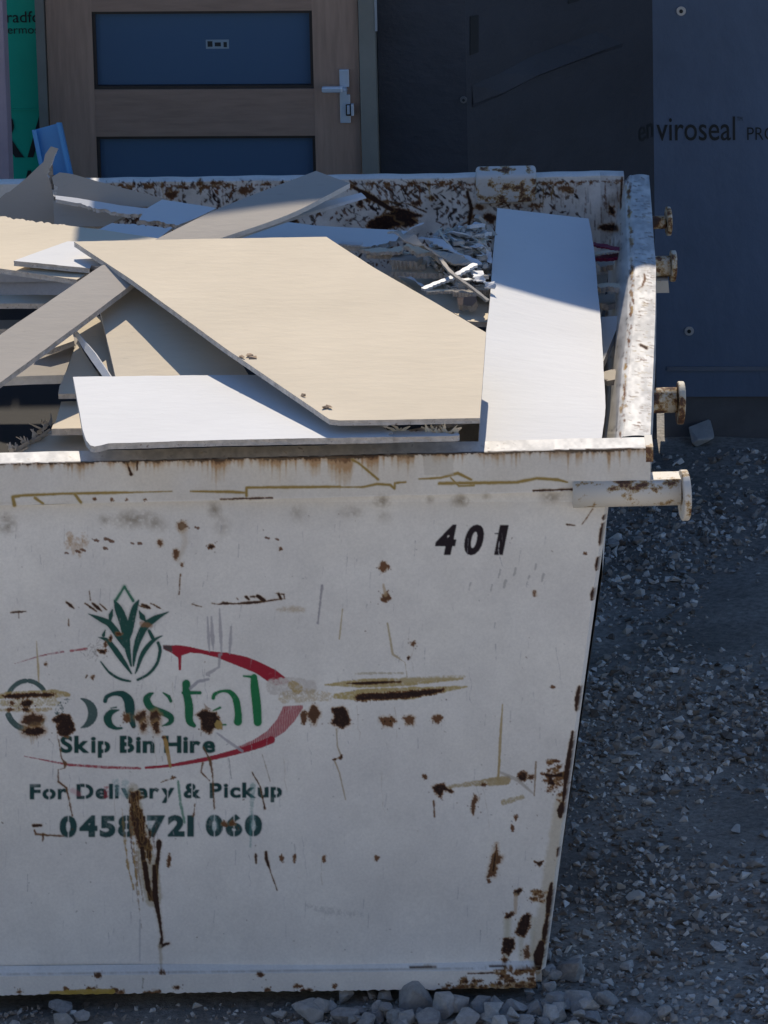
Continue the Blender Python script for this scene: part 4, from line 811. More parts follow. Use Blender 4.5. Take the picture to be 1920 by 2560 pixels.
board(OFF, 'long grey beige plank leaning diagonally at the left edge of the heap', [(-160, 947), (0, 837), (130, 748), (253, 664), (290, 655), (345, 695), (325, 714), (160, 838), (0, 957), (-160, 1076)], ((0, 845, 1.345), (253, 668, 1.403), (325, 714, 1.385)), (BEIGE2, BEIGE2, CORE), .014)
board('plasterboard_sheet', 'torn grey sheet standing up at the left with a pointed tip', conv(zE, [(-900, 1420), (-900, 1500), (-400, 1290), (0, 1085), (60, 1030), (110, 1012), (300, 855), (480, 685), (500, 600), (562, 512), (640, 535), (600, 620), (575, 700), (560, 725), (520, 830), (560, 925), (585, 1040), (605, 1160), (640, 1245), (620, 1420)]), ((0, 560, 1.25), (140, 560, 1.25), (125, 370, 1.42)), BW, .013, torn=(10, 13, 14, 15, 16, 17), jt=1.6)
board(OFF, 'grey offcut with a chewed end standing behind the left sheets', conv(zE, [(570, 855), (600, 835), (660, 800), (780, 815), (1327, 965), (1860, 1100), (1660, 1180), (1400, 1180), (1000, 1110), (620, 1055), (640, 960), (590, 930)]), ((140, 490, 1.32), (330, 520, 1.31), (180, 440, 1.365)), BW, .012, torn=(9, 10, 11), jt=1.8)
board(OFF, 'narrow white strip with a bright end below the chewed grey offcut', conv(zE, [(612, 1055), (860, 1085), (1327, 1165), (1660, 1200), (1580, 1260), (1300, 1250), (850, 1140), (615, 1095)]), ((145, 490, 1.335), (340, 522, 1.32), (145, 496, 1.332)), WW, .01, torn=(4, 5))
board(OFF, 'small grey offcut tucked under the narrow white strip', conv(zE, [(590, 1110), (860, 1140), (1300, 1250), (1380, 1280), (1180, 1400), (600, 1400)]), ((140, 560, 1.27), (260, 565, 1.27), (160, 500, 1.318)), (BEIGE2, BEIGE2, CORE), .012)
# cluster under the plank and the large sheet
board(OFF, 'shaded grey sheet under the large sheet with a sunlit corner', conv(z3, [(588, 868), (680, 805), (790, 740), (1300, 980), (1500, 1320), (690, 1310)]), ((291, 945, 1.285), (600, 950, 1.285), (325, 714, 1.355)))
board(OFF, 'wedge shaped beige offcut next to the shaded grey sheet', conv(z3, [(440, 985), (500, 935), (600, 922), (640, 1040), (700, 1310), (640, 1310)]), ((200, 820, 1.30), (250, 800, 1.305), (285, 938, 1.262)))
board(OFF, 'narrow white sliver pointing down to the front white sheet', conv(z3, [(418, 998), (445, 1005), (560, 1140), (668, 1300), (620, 1300), (500, 1130)]), ((180, 822, 1.33), (220, 880, 1.305), (275, 945, 1.28)), WW, .01)
board(OFF, 'triangular beige offcut with a frayed left edge', conv(z3, [(462, 1068), (497, 1138), (610, 1310), (500, 1385), (345, 1386), (352, 1340), (400, 1240)]), ((200, 860, 1.275), (150, 984, 1.235), (250, 950, 1.245)), torn=(5, 6), jt=1.8)
board(OFF, 'beige offcut stepped below the frayed triangular one', conv(z3, [(362, 1432), (560, 1428), (560, 1590), (305, 1592), (332, 1545)]), ((150, 1010, 1.205), (220, 1010, 1.205), (180, 1070, 1.20)), th=.016, torn=(3,))
n5 = board(OFF, 'lowest beige offcut with a fringed torn edge against the front rim', conv(z3, [(250, 1636), (310, 1596), (600, 1596), (600, 1790), (40, 1790), (90, 1735), (180, 1680)]), ((60, 1135, 1.155), (200, 1135, 1.155), (150, 1080, 1.16)), torn=(5, 6), jt=3)
fringe(n5, z3(245, 1640), z3(70, 1745), 30, .03, BEIGE2, plane3((60, 1135, 1.158), (200, 1135, 1.158), (150, 1080, 1.163))); fringe(n5, z3(235, 1625), z3(300, 1560), 8, .035, BEIGE2, plane3((60, 1135, 1.16), (200, 1135, 1.16), (150, 1060, 1.165)))
board(OFF, 'grey board with a thick pale edge in the dark hollow at the left', conv(z3, [(-300, 1310), (40, 1285), (130, 1215), (260, 1105), (420, 1005), (462, 1062), (420, 1170), (385, 1272), (-300, 1300)]), ((20, 938, 1.235), (150, 935, 1.235), (180, 840, 1.265)), (BEIGE2, BEIGE2, COREW), .022)
board(OFF, 'thin shaded offcut hidden behind the diagonal plank', conv(z3, [(200, 1130), (390, 1050), (430, 1020), (440, 1070), (300, 1120)]), ((110, 870, 1.27), (180, 840, 1.28), (150, 860, 1.275)))
# behind, between the large sheet and the white strip
board('plasterboard_sheet', 'beige sheet partly showing beneath the scrap tangle', [(980, 680), (1090, 690), (1240, 700), (1232, 806), (1172, 803), (1060, 742)], ((1000, 700, 1.20), (1230, 710, 1.19), (1180, 800, 1.20)))
board(OFF, 'small beige offcut caught between the white strip and the side wall', conv(z5, [(820, 945), (975, 935), (925, 1055), (860, 1215), (820, 1200)]), ((1500, 790, 1.12), (1550, 790, 1.13), (1505, 890, 1.10)), WB)
SCR = 'scrap strips tangled behind the large sheet'
def ribbon(name, label, z, pts, w, zs_, mats, th=.004, cat='plaster scrap', group=None, teeth=False, curl=0.0, rows_=26):
    P = catmull([(*z(x, y), h) for (x, y), h in zip(pts, zs_)], rows_); V = []; C_ = [Pz(*p) for p in P]
    for i, c_ in enumerate(C_):
        d = (C_[min(i + 1, rows_)] - C_[max(i - 1, 0)]).normalized(); s_ = d.cross(Vector((0, 0, 1))).normalized(); k = w * (1 + .15 * math.sin(i * 1.7 + w * 900)); tw_ = curl * math.sin(i * .5)
        s2 = s_ * math.cos(tw_) + Vector((0, 0, 1)) * math.sin(tw_); up = d.cross(s2).normalized() * (th / 2)
        kk = k * (1.0 if not teeth or i % 2 else .55)
        V += [c_ - s2 * k / 2 + up, c_ + s2 * kk / 2 + up, c_ + s2 * kk / 2 - up, c_ - s2 * k / 2 - up]
    fs, mi = [], []
    for i in range(rows_):
        a = i * 4
        for k in range(4): fs.append((a + k, a + (k + 1) % 4, a + 4 + (k + 1) % 4, a + 4 + k)); mi.append((0, 2, 1, 2)[k])
    fs += [(3, 2, 1, 0), tuple(rows_ * 4 + k for k in range(4))]; mi += [2, 2]
    o = place(name, V, fs, list(mats), None, mi); tag(o, label, cat, group); return o
PLAS = simple('white_plastic', (.60, .61, .63), .55, .05, 20, .0005, .2); WPL = (PLAS, PLAS, PLAS); BB = (BEIGE2, BEIGE2, CORE)
RB = [('paper_strip', 'crumpled grey brown torn paper strip across the scrap tangle', [(700, 150), (790, 190), (900, 235), (1000, 300), (1230, 395), (1400, 445)], .03, (1.33, 1.335, 1.33, 1.31, 1.29, 1.28), BB, .005, 0, .5),
      ('corner_bead', 'curved white perforated bead arching over the scrap tangle', [(930, 212), (1060, 225), (1200, 300), (1350, 390), (1500, 458)], .026, (1.30, 1.305, 1.30, 1.28, 1.27), WPL, .003, 1, .2),
      ('board_strip', 'white strip lying flat beside the large sheet edge', [(400, 320), (600, 337), (790, 322)], .035, (1.27, 1.275, 1.28), WB, .008, 0, .1), ('board_strip', 'thin white strip below the flat white strip', [(440, 370), (650, 375), (850, 368)], .02, (1.26, 1.26, 1.265), WB, .01, 0, 0),
      ('board_strip', 'uppermost of three stacked plasterboard strips in the tangle', [(680, 412), (810, 420), (945, 430)], .045, (1.262, 1.262, 1.262), BB, .013, 0, 0), ('board_strip', 'middle of three stacked plasterboard strips in the tangle', [(685, 462), (820, 464), (1000, 466)], .04, (1.248, 1.248, 1.248), WB, .013, 0, 0),
      ('board_strip', 'longest and lowest of three stacked plasterboard strips', [(690, 522), (900, 530), (1180, 540)], .05, (1.235, 1.235, 1.235), WB, .014, 0, 0), ('board_strip', 'bent white strip lying over the stacked strips', [(800, 290), (1000, 345), (1190, 430)], .04, (1.30, 1.29, 1.265), WB, .009, 0, .3),
      ('corner_bead', 'straight white perforated bead slanting up to the right in the tangle', [(975, 695), (1100, 640), (1230, 592), (1350, 525), (1470, 458)], .018, (1.265, 1.27, 1.275, 1.285, 1.29), WPL, .006, 1, 0), ('timber_stick', 'pale thin stick crossing the straight bead', [(1130, 400), (1220, 520), (1330, 610), (1440, 690), (1580, 800)], .009, (1.29, 1.295, 1.285, 1.27, 1.25), (BEIGE2, BEIGE2, BEIGE2), .006, 0, 0),
      ('corner_bead', 'curled white perforated bead near the long white strip', [(1490, 520), (1485, 570), (1520, 610), (1590, 640), (1605, 680)], .026, (1.27, 1.275, 1.27, 1.265, 1.26), WPL, .003, 1, .4), ('paper_tape', 'looped white paper tape at the end of the tangle', [(1400, 320), (1440, 285), (1530, 285), (1590, 350), (1600, 440)], .012, (1.27, 1.29, 1.295, 1.28, 1.27), WPL, .001, 0, .8),
      ('paper_tape', 'thin curved tape beside the large sheet edge', [(740, 572), (850, 582), (920, 625), (975, 665)], .007, (1.24, 1.245, 1.24, 1.235), WPL, .001, 0, .5), ('board_strip', 'flat pale strip at the foot of the straight bead', [(1000, 722), (1130, 712), (1265, 708)], .016, (1.235, 1.235, 1.235), WB, .006, 0, 0),
      ('board_strip', 'short pinkish grey strip by the brown block', [(1270, 720), (1380, 728), (1470, 738)], .03, (1.232, 1.232, 1.232), BB, .012, 0, 0), ('paper_tape', 'white tape lying right of the bead crossing', [(1310, 592), (1420, 600), (1540, 612)], .012, (1.26, 1.262, 1.258), WPL, .002, 0, .2),
      ('timber_stick', 'thin pale lath leaning on the back wall of the bin', [(1480, 5), (1560, 95), (1645, 195)], .014, (1.30, 1.27, 1.25), (BEIGE2, BEIGE2, BEIGE2), .01, 0, 0), ('corner_bead', 'toothed white bead end at the edge of the large sheet', [(185, 258), (290, 268), (395, 272)], .022, (1.30, 1.30, 1.30), WPL, .004, 1, 0), ('board_strip', 'pale strip right of the brown block against the white strip', [(1470, 690), (1540, 695), (1610, 700)], .04, (1.225, 1.225, 1.225), WB, .013, 0, 0),
      ('paper_tape', 'thin tape curving up the back wall of the bin', [(820, 150), (870, 110), (980, 65)], .008, (1.31, 1.32, 1.33), WPL, .001, 0, .2)]
for nm, lb, pts, w, hs, ms, th, te, cu_ in RB: ribbon(nm, lb, zD, pts, w, hs, ms, th, teeth=bool(te), curl=cu_, group=SCR, cat='plaster scrap')
board('gypsum_block', 'dark brown faced block of gypsum below the pale stick', conv(zD, [(1290, 770), (1470, 760), (1480, 800), (1430, 850), (1300, 840)]), ((1150, 745, 1.235), (1185, 745, 1.235), (1170, 765, 1.222)), (simple('brown_face', (.24, .17, .13), .9), CORE, CORE), .02, group=SCR, cat='plaster scrap', torn=(0, 1, 2, 3, 4), jt=.8)
for k in range(300):                                     # small broken scraps of the tangle
    x, y = random.uniform(1020, 1530), random.uniform(110, 700); a = random.gauss(.15, .45); L = random.choice((50, 80, 120, 180, 240)) * random.uniform(.7, 1.1)
    if y > 520 and x < 1150: continue
    if y > 690 or (x < 1120 and y < 200): continue
    L = min(L, 1575 - x)
    h = 1.31 - .10 * (y / 700) + random.uniform(-.03, .015); x2, y2 = x + L * math.cos(a), y + L * math.sin(a)
    ribbon('paper_scrap', 'small pale paper and board scrap in the tangle behind the large sheet', zD, [(x, y), ((x + x2) / 2 + random.uniform(-10, 10), (y + y2) / 2 + random.uniform(-10, 10)), (x2, y2)], random.choice((.003, .005, .007, .010, .016, .024)), (h, h + random.uniform(-.01, .02), h + random.uniform(-.02, .01)), random.choice((WPL, WPL, BB, BB, WB, WB) if y < 400 else (BB, BB, BB, WB)), random.choice((.001, .003, .009)), curl=random.uniform(0, .7), rows_=7, group='small scraps behind the large sheet', cat='plaster scrap')  # duller faces toward the front stand in for shade on the scraps
MAG = simple('magenta_plastic', (.20, .012, .06), .45, .1, 20)
ribbon('plastic_band', 'upper dark magenta band between white strip and side wall', z5, [(790, 505), (880, 522), (975, 545)], .022, (1.17, 1.172, 1.17), (MAG, MAG, MAG), .004, curl=.1); ribbon('plastic_band', 'lower dark magenta band between white strip and side wall', z5, [(790, 590), (900, 588), (985, 570)], .03, (1.15, 1.152, 1.155), (MAG, MAG, MAG), .008)
ribbon('paper_tape', 'blueish white strip lying between the two magenta bands', z5, [(790, 572), (890, 552), (980, 545)], .02, (1.165, 1.168, 1.17), WB, .004, cat='plaster scrap'); ribbon('board_strip', 'short white strip bridging the gap beside the side wall', z5, [(828, 775), (900, 765), (990, 778)], .03, (1.15, 1.15, 1.155), WB, .013, cat='plaster scrap'); ribbon('board_strip', 'dull grey strip low in the gap beside the side wall', z5, [(828, 640), (900, 635), (990, 630)], .05, (1.10, 1.10, 1.11), BB, .013, cat='plaster scrap')
ribbon('board_strip', 'grey strip deep in the gap under the short white strip', z5, [(830, 860), (900, 855), (980, 870)], .08, (1.10, 1.10, 1.11), BB, .013, cat='plaster scrap'); ribbon('board_strip', 'shaded offcut near the front end of the side gap', z5, [(860, 1290), (920, 1310), (960, 1330)], .06, (1.12, 1.12, 1.12), BB, .013, cat='plaster scrap')
# blue channel section
BLUE = simple('blue_sheet_metal', (.06, .29, .60), .4, .06, 8, .0005, .15)
ch = empty('blue_channel', Pz(130, 430, 1.24), 'blue metal channel offcut standing among the sheets at the left', 'metal channel')
cp = ((95, 430, 1.26), (180, 430, 1.26), (150, 303, 1.38)); ca, cn = plane3(*cp)
W4 = [Ppl(*zE(*p), ca, cn) for p in ((480, 830), (800, 830), (672, 248), (378, 330))]
def slab(name, quad, off, par, mat): place(name, *box8([quad[0], quad[1], quad[1] + off, quad[0] + off, quad[3], quad[2], quad[2] + off, quad[3] + off]), mat, par)
slab('web', W4, -cn * .003, ch, BLUE)
fx = (W4[1] - W4[0]).normalized()
slab('flange', [W4[1], W4[1] + cn * .024, W4[2] + cn * .024, W4[2]], fx * .003, ch, BLUE); slab('flange', [W4[0], W4[0] + cn * .024, W4[3] + cn * .024, W4[3]], -fx * .003, ch, BLUE)
slab('lip', [W4[1] + cn * .024, W4[1] + cn * .024 - fx * .008, W4[2] + cn * .024 - fx * .008, W4[2] + cn * .024], cn * .002, ch, BLUE); slab('lip', [W4[0] + cn * .024 + fx * .008, W4[0] + cn * .024, W4[3] + cn * .024, W4[3] + cn * .024 + fx * .008], cn * .002, ch, BLUE)
# ================================================================== building
UD = Vector((1, -.069, 0)).normalized(); WNRM = Vector((-.069, -1, 0)).normalized()      # along the wall, out of the wall
DO = Vector((0, 3.22, 0))
def W(u, z, d=0.0, o=DO): return o + UD * u + WNRM * d + Vector((0, 0, z))
def wp(px, py, d=0.0, o=DO):
    p = Ppl(px, py, o + WNRM * d, WNRM); return (p - o).dot(UD), p.z
def wbox(name, u0, u1, z0_, z1_, d0, d1, mat, parent=None, o=DO, bev=0):
    p = [W(u0, z0_, d1, o), W(u1, z0_, d1, o), W(u1, z0_, d0, o), W(u0, z0_, d0, o), W(u0, z1_, d1, o), W(u1, z1_, d1, o), W(u1, z1_, d0, o), W(u0, z1_, d0, o)]
    ob = place(name, *box8(p), mat, parent)
    if bev: bevel_me(ob.data, bev, 2)
    return ob
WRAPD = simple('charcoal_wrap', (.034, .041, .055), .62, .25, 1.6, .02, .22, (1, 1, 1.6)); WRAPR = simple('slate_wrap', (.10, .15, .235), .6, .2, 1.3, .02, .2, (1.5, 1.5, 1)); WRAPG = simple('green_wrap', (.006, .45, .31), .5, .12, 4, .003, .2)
TIMB = simple('door_timber', (.36, .25, .19), .55, .16, 6, .0006, .3, (14, 14, 1.2)); TIMH = simple('door_timber_rail', (.31, .215, .165), .55, .16, 6, .0006, .3, (1.2, 14, 14)); JAMB = simple('grey_green_jamb', (.21, .22, .20), .6, .1, 8)
PINK = simple('pink_primed_timber', (.42, .33, .38), .75, .1, 10); INK = simple('black_print', (.012, .018, .022), .6, .1, 20); INKG = simple('green_print', (.006, .045, .04), .6, .1, 20)
STEEL = simple('satin_steel', (.62, .72, .82), .3, .04, 30, .0003, .1, metal=.35); WASH = simple('washer', (.55, .60, .65), .35, .1, 40, metal=.6); DARKM = simple('dark_moulding', (.035, .028, .025), .6, .2, 20)  # pale blue of the steel is sky reflection put into its base colour
m, nt, b = NT('dark_tinted_glass'); b.inputs['Base Color'].default_value = (.078, .135, .225, 1); b.inputs['Roughness'].default_value = .12; b.inputs['Specular IOR Level'].default_value = .5  # blue base colour stands in for the sky reflected in the panes
n = noise_node(nt, 2.5, 2, .5); bump(nt, b, n.outputs[0], .003, .12); TGLASS = m
z_eave = 3.05
# shadow line of the eave on the bin fixes where the eave stands
S1 = Pz(1618, 671, ZR); E1 = S1 + SDIR * ((z_eave - ZR) / SDIR.z); e_off = (E1 - DO).dot(WNRM)
S2 = Pz(184, 790, ZR); E2 = S2 + SDIR * ((z_eave - ZR) / SDIR.z); ue = (E2 - DO).dot(UD)
print('eave', E1, e_off, 'left end', E2)
# door
uL, _ = wp(123, 150); uR, _ = wp(901, 200); zth = GZ + .04
dz = lambda py, px=500, d=.0: wp(px, py, d)[1]
door = empty('entry_door', W((uL + uR) / 2, zth), 'brown timber entry door with dark glass panels and steel lever', 'door')
g1t, g1b, g2t = dz(18), dz(213), dz(330); pitch_ = g1t - g2t; gh = g1t - g1b
gL, gR = wp(236, 120)[0], wp(785, 120)[0]
print('door z', g1t, g1b, g2t, 'handle z', dz(250, 860), 'width', uR - uL, 'ground', GZ)
dtop = zth + 2.06
wbox('stile', uL, gL, zth, dtop, 0, .04, TIMB, door); wbox('stile', gR, uR, zth, dtop, 0, .04, TIMB, door)
tops = [g1t + pitch_ * k for k in range(3) if g1t + pitch_ * k < dtop - .02][::-1]; tops += [g1t - pitch_ * k for k in range(1, 5) if g1t - pitch_ * k - gh > zth + .08]
zz = dtop
for tpz in tops:
    wbox('rail', gL, gR, tpz, zz, 0.001, .039, TIMH, door); gb = tpz - gh
    pn = wbox('glass_panel', gL + .004, gR - .004, gb, tpz, .008, .018, TGLASS, door)
    for (a0, a1, b0, b1) in ((gL, gR, tpz - .008, tpz), (gL, gR, gb, gb + .008), (gL, gL + .008, gb + .0085, tpz - .0085), (gR - .008, gR, gb + .0085, tpz - .0085)): wbox('bead', a0, a1, b0, b1, .0185, .034, DARKM, door)
    zz = gb
wbox('rail', gL, gR, zth, zz, .001, .039, TIMH, door)
def pbox(name, x0, x1, y0, y1, d0, d1, mat, parent, bev=.0015):
    (ua, zb_), (ub, za_) = wp(x0, y1, d1), wp(x1, y0, d1); return wbox(name, ua, ub, zb_, za_, d0, d1, mat, parent, bev=bev)
pbox('lock_plate', 849, 872, 175, 218, .0405, .052, STEEL, door); pbox('lock_plate', 851, 875, 237, 308, .0405, .050, STEEL, door)
pbox('lever', 804, 857, 218, 233, .075, .09, STEEL, door, .004); (uh, zh) = wp(860, 226, .05); 
tv, tf = tube(W(uh, zh, .04), W(uh, zh, .08), .009, 14); place('lever_neck', tv, tf, STEEL, door)
pbox('lock_recess', 865, 878, 261, 290, .0505, .053, DARKM, door); pbox('key', 868, 874, 265, 286, .0535, .062, STEEL, door, .001); pbox('thumb_turn', 878, 884, 262, 290, .052, .068, STEEL, door, .001)
st = pbox('sticker', 515, 572, 99, 122, .0182, .0188, simple('grey_sticker', (.25, .33, .40), .6), door, 0)
pbox('sticker_print', 519, 531, 103, 117, .0189, .0192, INK, door, 0); pbox('sticker_print', 537, 552, 106, 116, .0189, .0192, INK, door, 0); pbox('sticker_print', 559, 567, 105, 118, .0189, .0192, INK, door, 0)
# frame
jf = empty('door_frame', W((uL + uR) / 2, zth - .04), 'grey green door frame around the brown entry door', 'door frame')
jl0, jr1 = wp(99, 150)[0], wp(944, 200)[0]
wbox('jamb', jl0, uL - .003, zth - .04, dtop + .05, -.05, .06, JAMB, jf); wbox('jamb', uR + .003, jr1, zth - .04, dtop + .05, -.05, .06, JAMB, jf); wbox('head', uL - .003, uR + .003, dtop + .003, dtop + .05, -.05, .06, JAMB, jf); wbox('threshold', uL - .003, uR + .003, zth - .04, zth - .003, -.05, .055, JAMB, jf)
pf = wbox('protective_film', wp(940, 10)[0], wp(946, 10)[0], dz(62, 943), dz(62, 943) + 1.0, .0605, .063, simple('pale_film', (.30, .34, .38), .5), jf)
# walls
ug0 = -4.0
gw = empty('green_wrapped_wall', W(jl0 - 1.0, GZ), 'wall left of the door wrapped in green printed membrane', 'wall')
ugr = wp(93, 150)[0]
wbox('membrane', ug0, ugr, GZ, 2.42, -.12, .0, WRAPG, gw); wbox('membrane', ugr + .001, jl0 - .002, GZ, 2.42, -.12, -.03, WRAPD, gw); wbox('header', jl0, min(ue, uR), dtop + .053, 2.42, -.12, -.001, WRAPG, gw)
zlp = wp(50, 271)[1]; wbox('membrane_lap', ug0, ugr - .001, zlp - .004, zlp, .0005, .004, WRAPG, gw)
dw = empty('dark_wrapped_wall', W(jr1 + .3, GZ), 'dark charcoal membrane wall right of the door, angled and creased', 'wall')
uc0 = wp(1166, 200)[0]
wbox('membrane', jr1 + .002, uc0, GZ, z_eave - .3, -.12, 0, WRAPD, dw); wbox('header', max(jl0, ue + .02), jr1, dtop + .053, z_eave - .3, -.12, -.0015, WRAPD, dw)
# angled return and the right wall
R0 = Pz(1660, 1096, GZ); RO = R0 - UD * R0.x / UD.x; RO.z = 0
rw = empty('slate_wrapped_wall', W(.9, GZ, 0, RO), 'slate blue membrane wall at the right with printed lettering and washers', 'wall')
ucr = wp(1634, 300, 0, RO)[0]
wbox('membrane', ucr, 3.2, GZ + .12, z_eave - .3, -.12, 0, WRAPR, rw, RO); wbox('slab_edge', ucr + .02, 3.2, GZ - .2, GZ + .119, -.12, -.012, simple('dark_slab_edge', (.10, .105, .115), .8, .2, 8), rw, RO)
zl2 = wp(1780, 915, .0, RO)[1]; wbox('membrane_lap', ucr + .03, 3.2, zl2 - .012, zl2, .0005, .006, simple('lap_strip', (.13, .16, .21), .6), rw, RO)
K0, K1 = W(uc0, 0), W(ucr, 0, 0, RO)                    # ends of the angled piece
AD = (K1 - K0); AL = AD.length; AD = AD.normalized(); AN = AD.cross(Vector((0, 0, 1))).normalized()
if AN.y > 0: AN = -AN
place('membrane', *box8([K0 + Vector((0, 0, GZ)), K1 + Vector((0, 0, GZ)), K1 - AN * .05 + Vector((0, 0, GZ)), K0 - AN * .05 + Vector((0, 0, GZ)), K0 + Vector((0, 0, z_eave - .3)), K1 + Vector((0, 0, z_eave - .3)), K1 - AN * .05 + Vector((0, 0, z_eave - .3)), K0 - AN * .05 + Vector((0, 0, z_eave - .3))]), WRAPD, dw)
# crease in the membrane
cz = Z(0, 0, 1 / 1.1573); 
cpts = [Ppl(*cz(x, y), K0, AN) for x, y in ((1020, 224), (1080, 198), (1150, 160), (1215, 135), (1290, 108), (1345, 92))]
Vc, Fc = [], []
for i, p in enumerate(cpts):
    s_ = math.sin(math.pi * i / (len(cpts) - 1)); h_ = .004 + .016 * s_
    Vc += [p + Vector((0, 0, .05)) + AN * .0006, p + AN * h_, p + AN * h_ * .5 - Vector((0, 0, .006)), p - Vector((0, 0, .012)) + AN * .0004]
for i in range(len(cpts) - 1):
    for k in range(3): a = i * 4 + k; Fc.append((a, a + 1, a + 5, a + 4))
place('membrane_fold', Vc, Fc, WRAPD, dw, smooth=False)
def tape(x0, x1, y0, y1):
    q_ = [Ppl(x, y, K0 + AN * .001, AN) for x, y in ((x0, y1), (x1, y1 - 8), (x1, y0), (x0, y0 + 4))]; place('tape_patch', *box8([q_[0], q_[1], q_[1] + AN * .001, q_[0] + AN * .001, q_[3], q_[2], q_[2] + AN * .001, q_[3] + AN * .001]), INK, dw)
tape(1175, 1196, 37, 138); tape(1420, 1448, -20, 10)
def washer(px, py, parent, o, n_, r=.0125, dim=False):
    p = Ppl(px, py, o + n_ * .001, n_)
    tv, tf = tube(p, p + n_ * .004, r, 24); w_ = place('washer', tv, tf, WASH if not dim else simple('dull_washer', (.12, .13, .14), .5), parent)
    tv, tf = tube(p + n_ * .0042, p + n_ * .007, r * .42, 12); place('screw', tv, tf, INK, w_.parent)
washer(1703, 27, rw, RO, WNRM); washer(1723, 827, rw, RO, WNRM); washer(1159, 249, dw, DO, WNRM, .009, True)
# printed lettering as flat meshes
def letters(s, parent, o_, ax, nr, u0_, u1_, zt, zb2, mat, bold=0.0, clip=None):
    cu_ = bpy.data.curves.new('lettering', 'FONT'); cu_.body = s; cu_.size = 1; cu_.offset = bold; cu_.resolution_u = 4
    t_ = bpy.data.objects.new('t', cu_); COL.objects.link(t_); dg = bpy.context.evaluated_depsgraph_get(); dg.update(); ev = t_.evaluated_get(dg); me = bpy.data.meshes.new_from_object(ev); bpy.data.objects.remove(t_); bpy.data.curves.remove(cu_)
    xs = [v_.co.x for v_ in me.vertices]; ys = [v_.co.y for v_ in me.vertices]; x0_, x1_ = min(xs), max(xs); hb = max(ys)
    for v_ in me.vertices:
        u_ = u0_ + (v_.co.x - x0_) / (x1_ - x0_) * (u1_ - u0_); z_ = zb2 + v_.co.y / hb * (zt - zb2)
        v_.co = o_ + ax * u_ + nr * .0022 + Vector((0, 0, z_)) - parent.location
    me.materials.clear(); return link('lettering', me, mat, parent)
def up(px, py): return wp(px, py, .002)
zt, zb2 = up(50, 28)[1], up(50, 56)[1]; letters('Bradfo', gw, DO, UD, WNRM, up(-6, 40)[0], up(100, 40)[0], zt, zb2, INK, .004)
zt, zb2 = up(50, 64)[1], up(50, 84)[1]; letters('Thermos', gw, DO, UD, WNRM, up(-16, 70)[0], up(96, 70)[0], zt, zb2, INK, .0)
zt, zb2 = up(50, 281)[1], up(50, 392)[1]; letters('R', gw, DO, UD, WNRM, up(-30, 330)[0], up(58, 330)[0], zt, zb2, INK, .01); letters('A', gw, DO, UD, WNRM, up(66, 330)[0], up(150, 330)[0], zt, zb2, INK, .01)
zt, zb2 = up(60, 426)[1], up(60, 540)[1]; letters('A', gw, DO, UD, WNRM, up(35, 330)[0], up(105, 330)[0], zt, zb2, INK, .01)
ur = lambda px, py: wp(px, py, .002, RO)
zt, zb2 = ur(1830, 291)[1], ur(1830, 350)[1]; letters('viroseal', rw, RO, UD, WNRM, ur(1641, 330)[0], ur(1838, 330)[0], zt, zb2, INK, .004)
zt, zb2 = ur(1880, 318)[1], ur(1880, 350)[1]; letters('PRO', rw, RO, UD, WNRM, ur(1868, 330)[0], ur(1940, 330)[0], zt, zb2, INK, -.004)
zt, zb2 = ur(1850, 292)[1], ur(1850, 302)[1]; letters('TM', rw, RO, UD, WNRM, ur(1842, 300)[0], ur(1856, 300)[0], zt, zb2, INK, 0)
qa, qb = Ppl(1596, 340, K0, AN), Ppl(1632, 330, K0, AN); za_, zb3 = Ppl(1615, 322, K0, AN).z, Ppl(1615, 352, K0, AN).z
letters('en', dw, K0, AD, AN, (qa - K0).dot(AD), (qb - K0).dot(AD), qb.z + .028, qb.z - .012, INK, .004)
# roof over the right part only
ro = empty('roof', W(1.0, z_eave, 0), 'low pitched dark roof over the right part of the house', 'roof')
s_ = 3.6; uR_ = 3.4
ER = E2 + (E1 - E2) * (4.0 / (E1.x - E2.x)); bk_ = Vector((.25, 3.6, 3.6 * .32))
rp = [p - Vector((0, 0, .12)) for p in (E2, ER, ER + bk_, E2 + bk_)]
place('roof_sheet', *box8(rp + [p + Vector((0, 0, .12)) for p in rp]), simple('roof_dark', (.08, .08, .09), .6), ro)
# pink primed post at the far left
(pu, _), (pu2, _) = wp(10, 100, .25), wp(14, 200, .25)
wbox('timber_post', pu - .10, pu2, GZ, 2.35, .16, .25, PINK, None, bev=.003)
tag(bpy.data.objects['timber_post'], 'pale pink primed timber post at the far left edge', 'post')

# ================================================================== ground and stones
def ground_z(x, y):
    return GZ + .018 * mnoise.noise(Vector((x * 1.3, y * 1.3, 3))) + .008 * mnoise.noise(Vector((x * 5, y * 5, 9)))
m, nt, b = NT('dirt_ground')
n1 = noise_node(nt, 2.2, 6, .6); n2 = noise_node(nt, 60, 8, .75); c = ramp(nt, n1.outputs[0], [(.3, (.16, .145, .125)), (.7, (.42, .385, .345))]).outputs[0]
f = ramp(nt, n2.outputs[0], [(.35, (.55, .55, .55)), (.65, (1.35, 1.33, 1.3))]).outputs[0]; c = mix(nt, 1.0, c, f, 'MULTIPLY'); nt.links.new(c, b.inputs['Base Color']); b.inputs['Roughness'].default_value = .95
n3 = noise_node(nt, 120, 8, .75); bump(nt, b, n3.outputs[0], .008, .9); DIRT = m
def gsheet(name, x0, x1, y0, y1, nx, ny, far=False):
    xs, ys = np.linspace(x0, x1, nx), np.linspace(y0, y1, ny); V = [(x, y, ground_z(x, y)) for y in ys for x in xs]
    return V, [(j * nx + i, j * nx + i + 1, (j + 1) * nx + i + 1, (j + 1) * nx + i) for j in range(ny - 1) for i in range(nx - 1)]
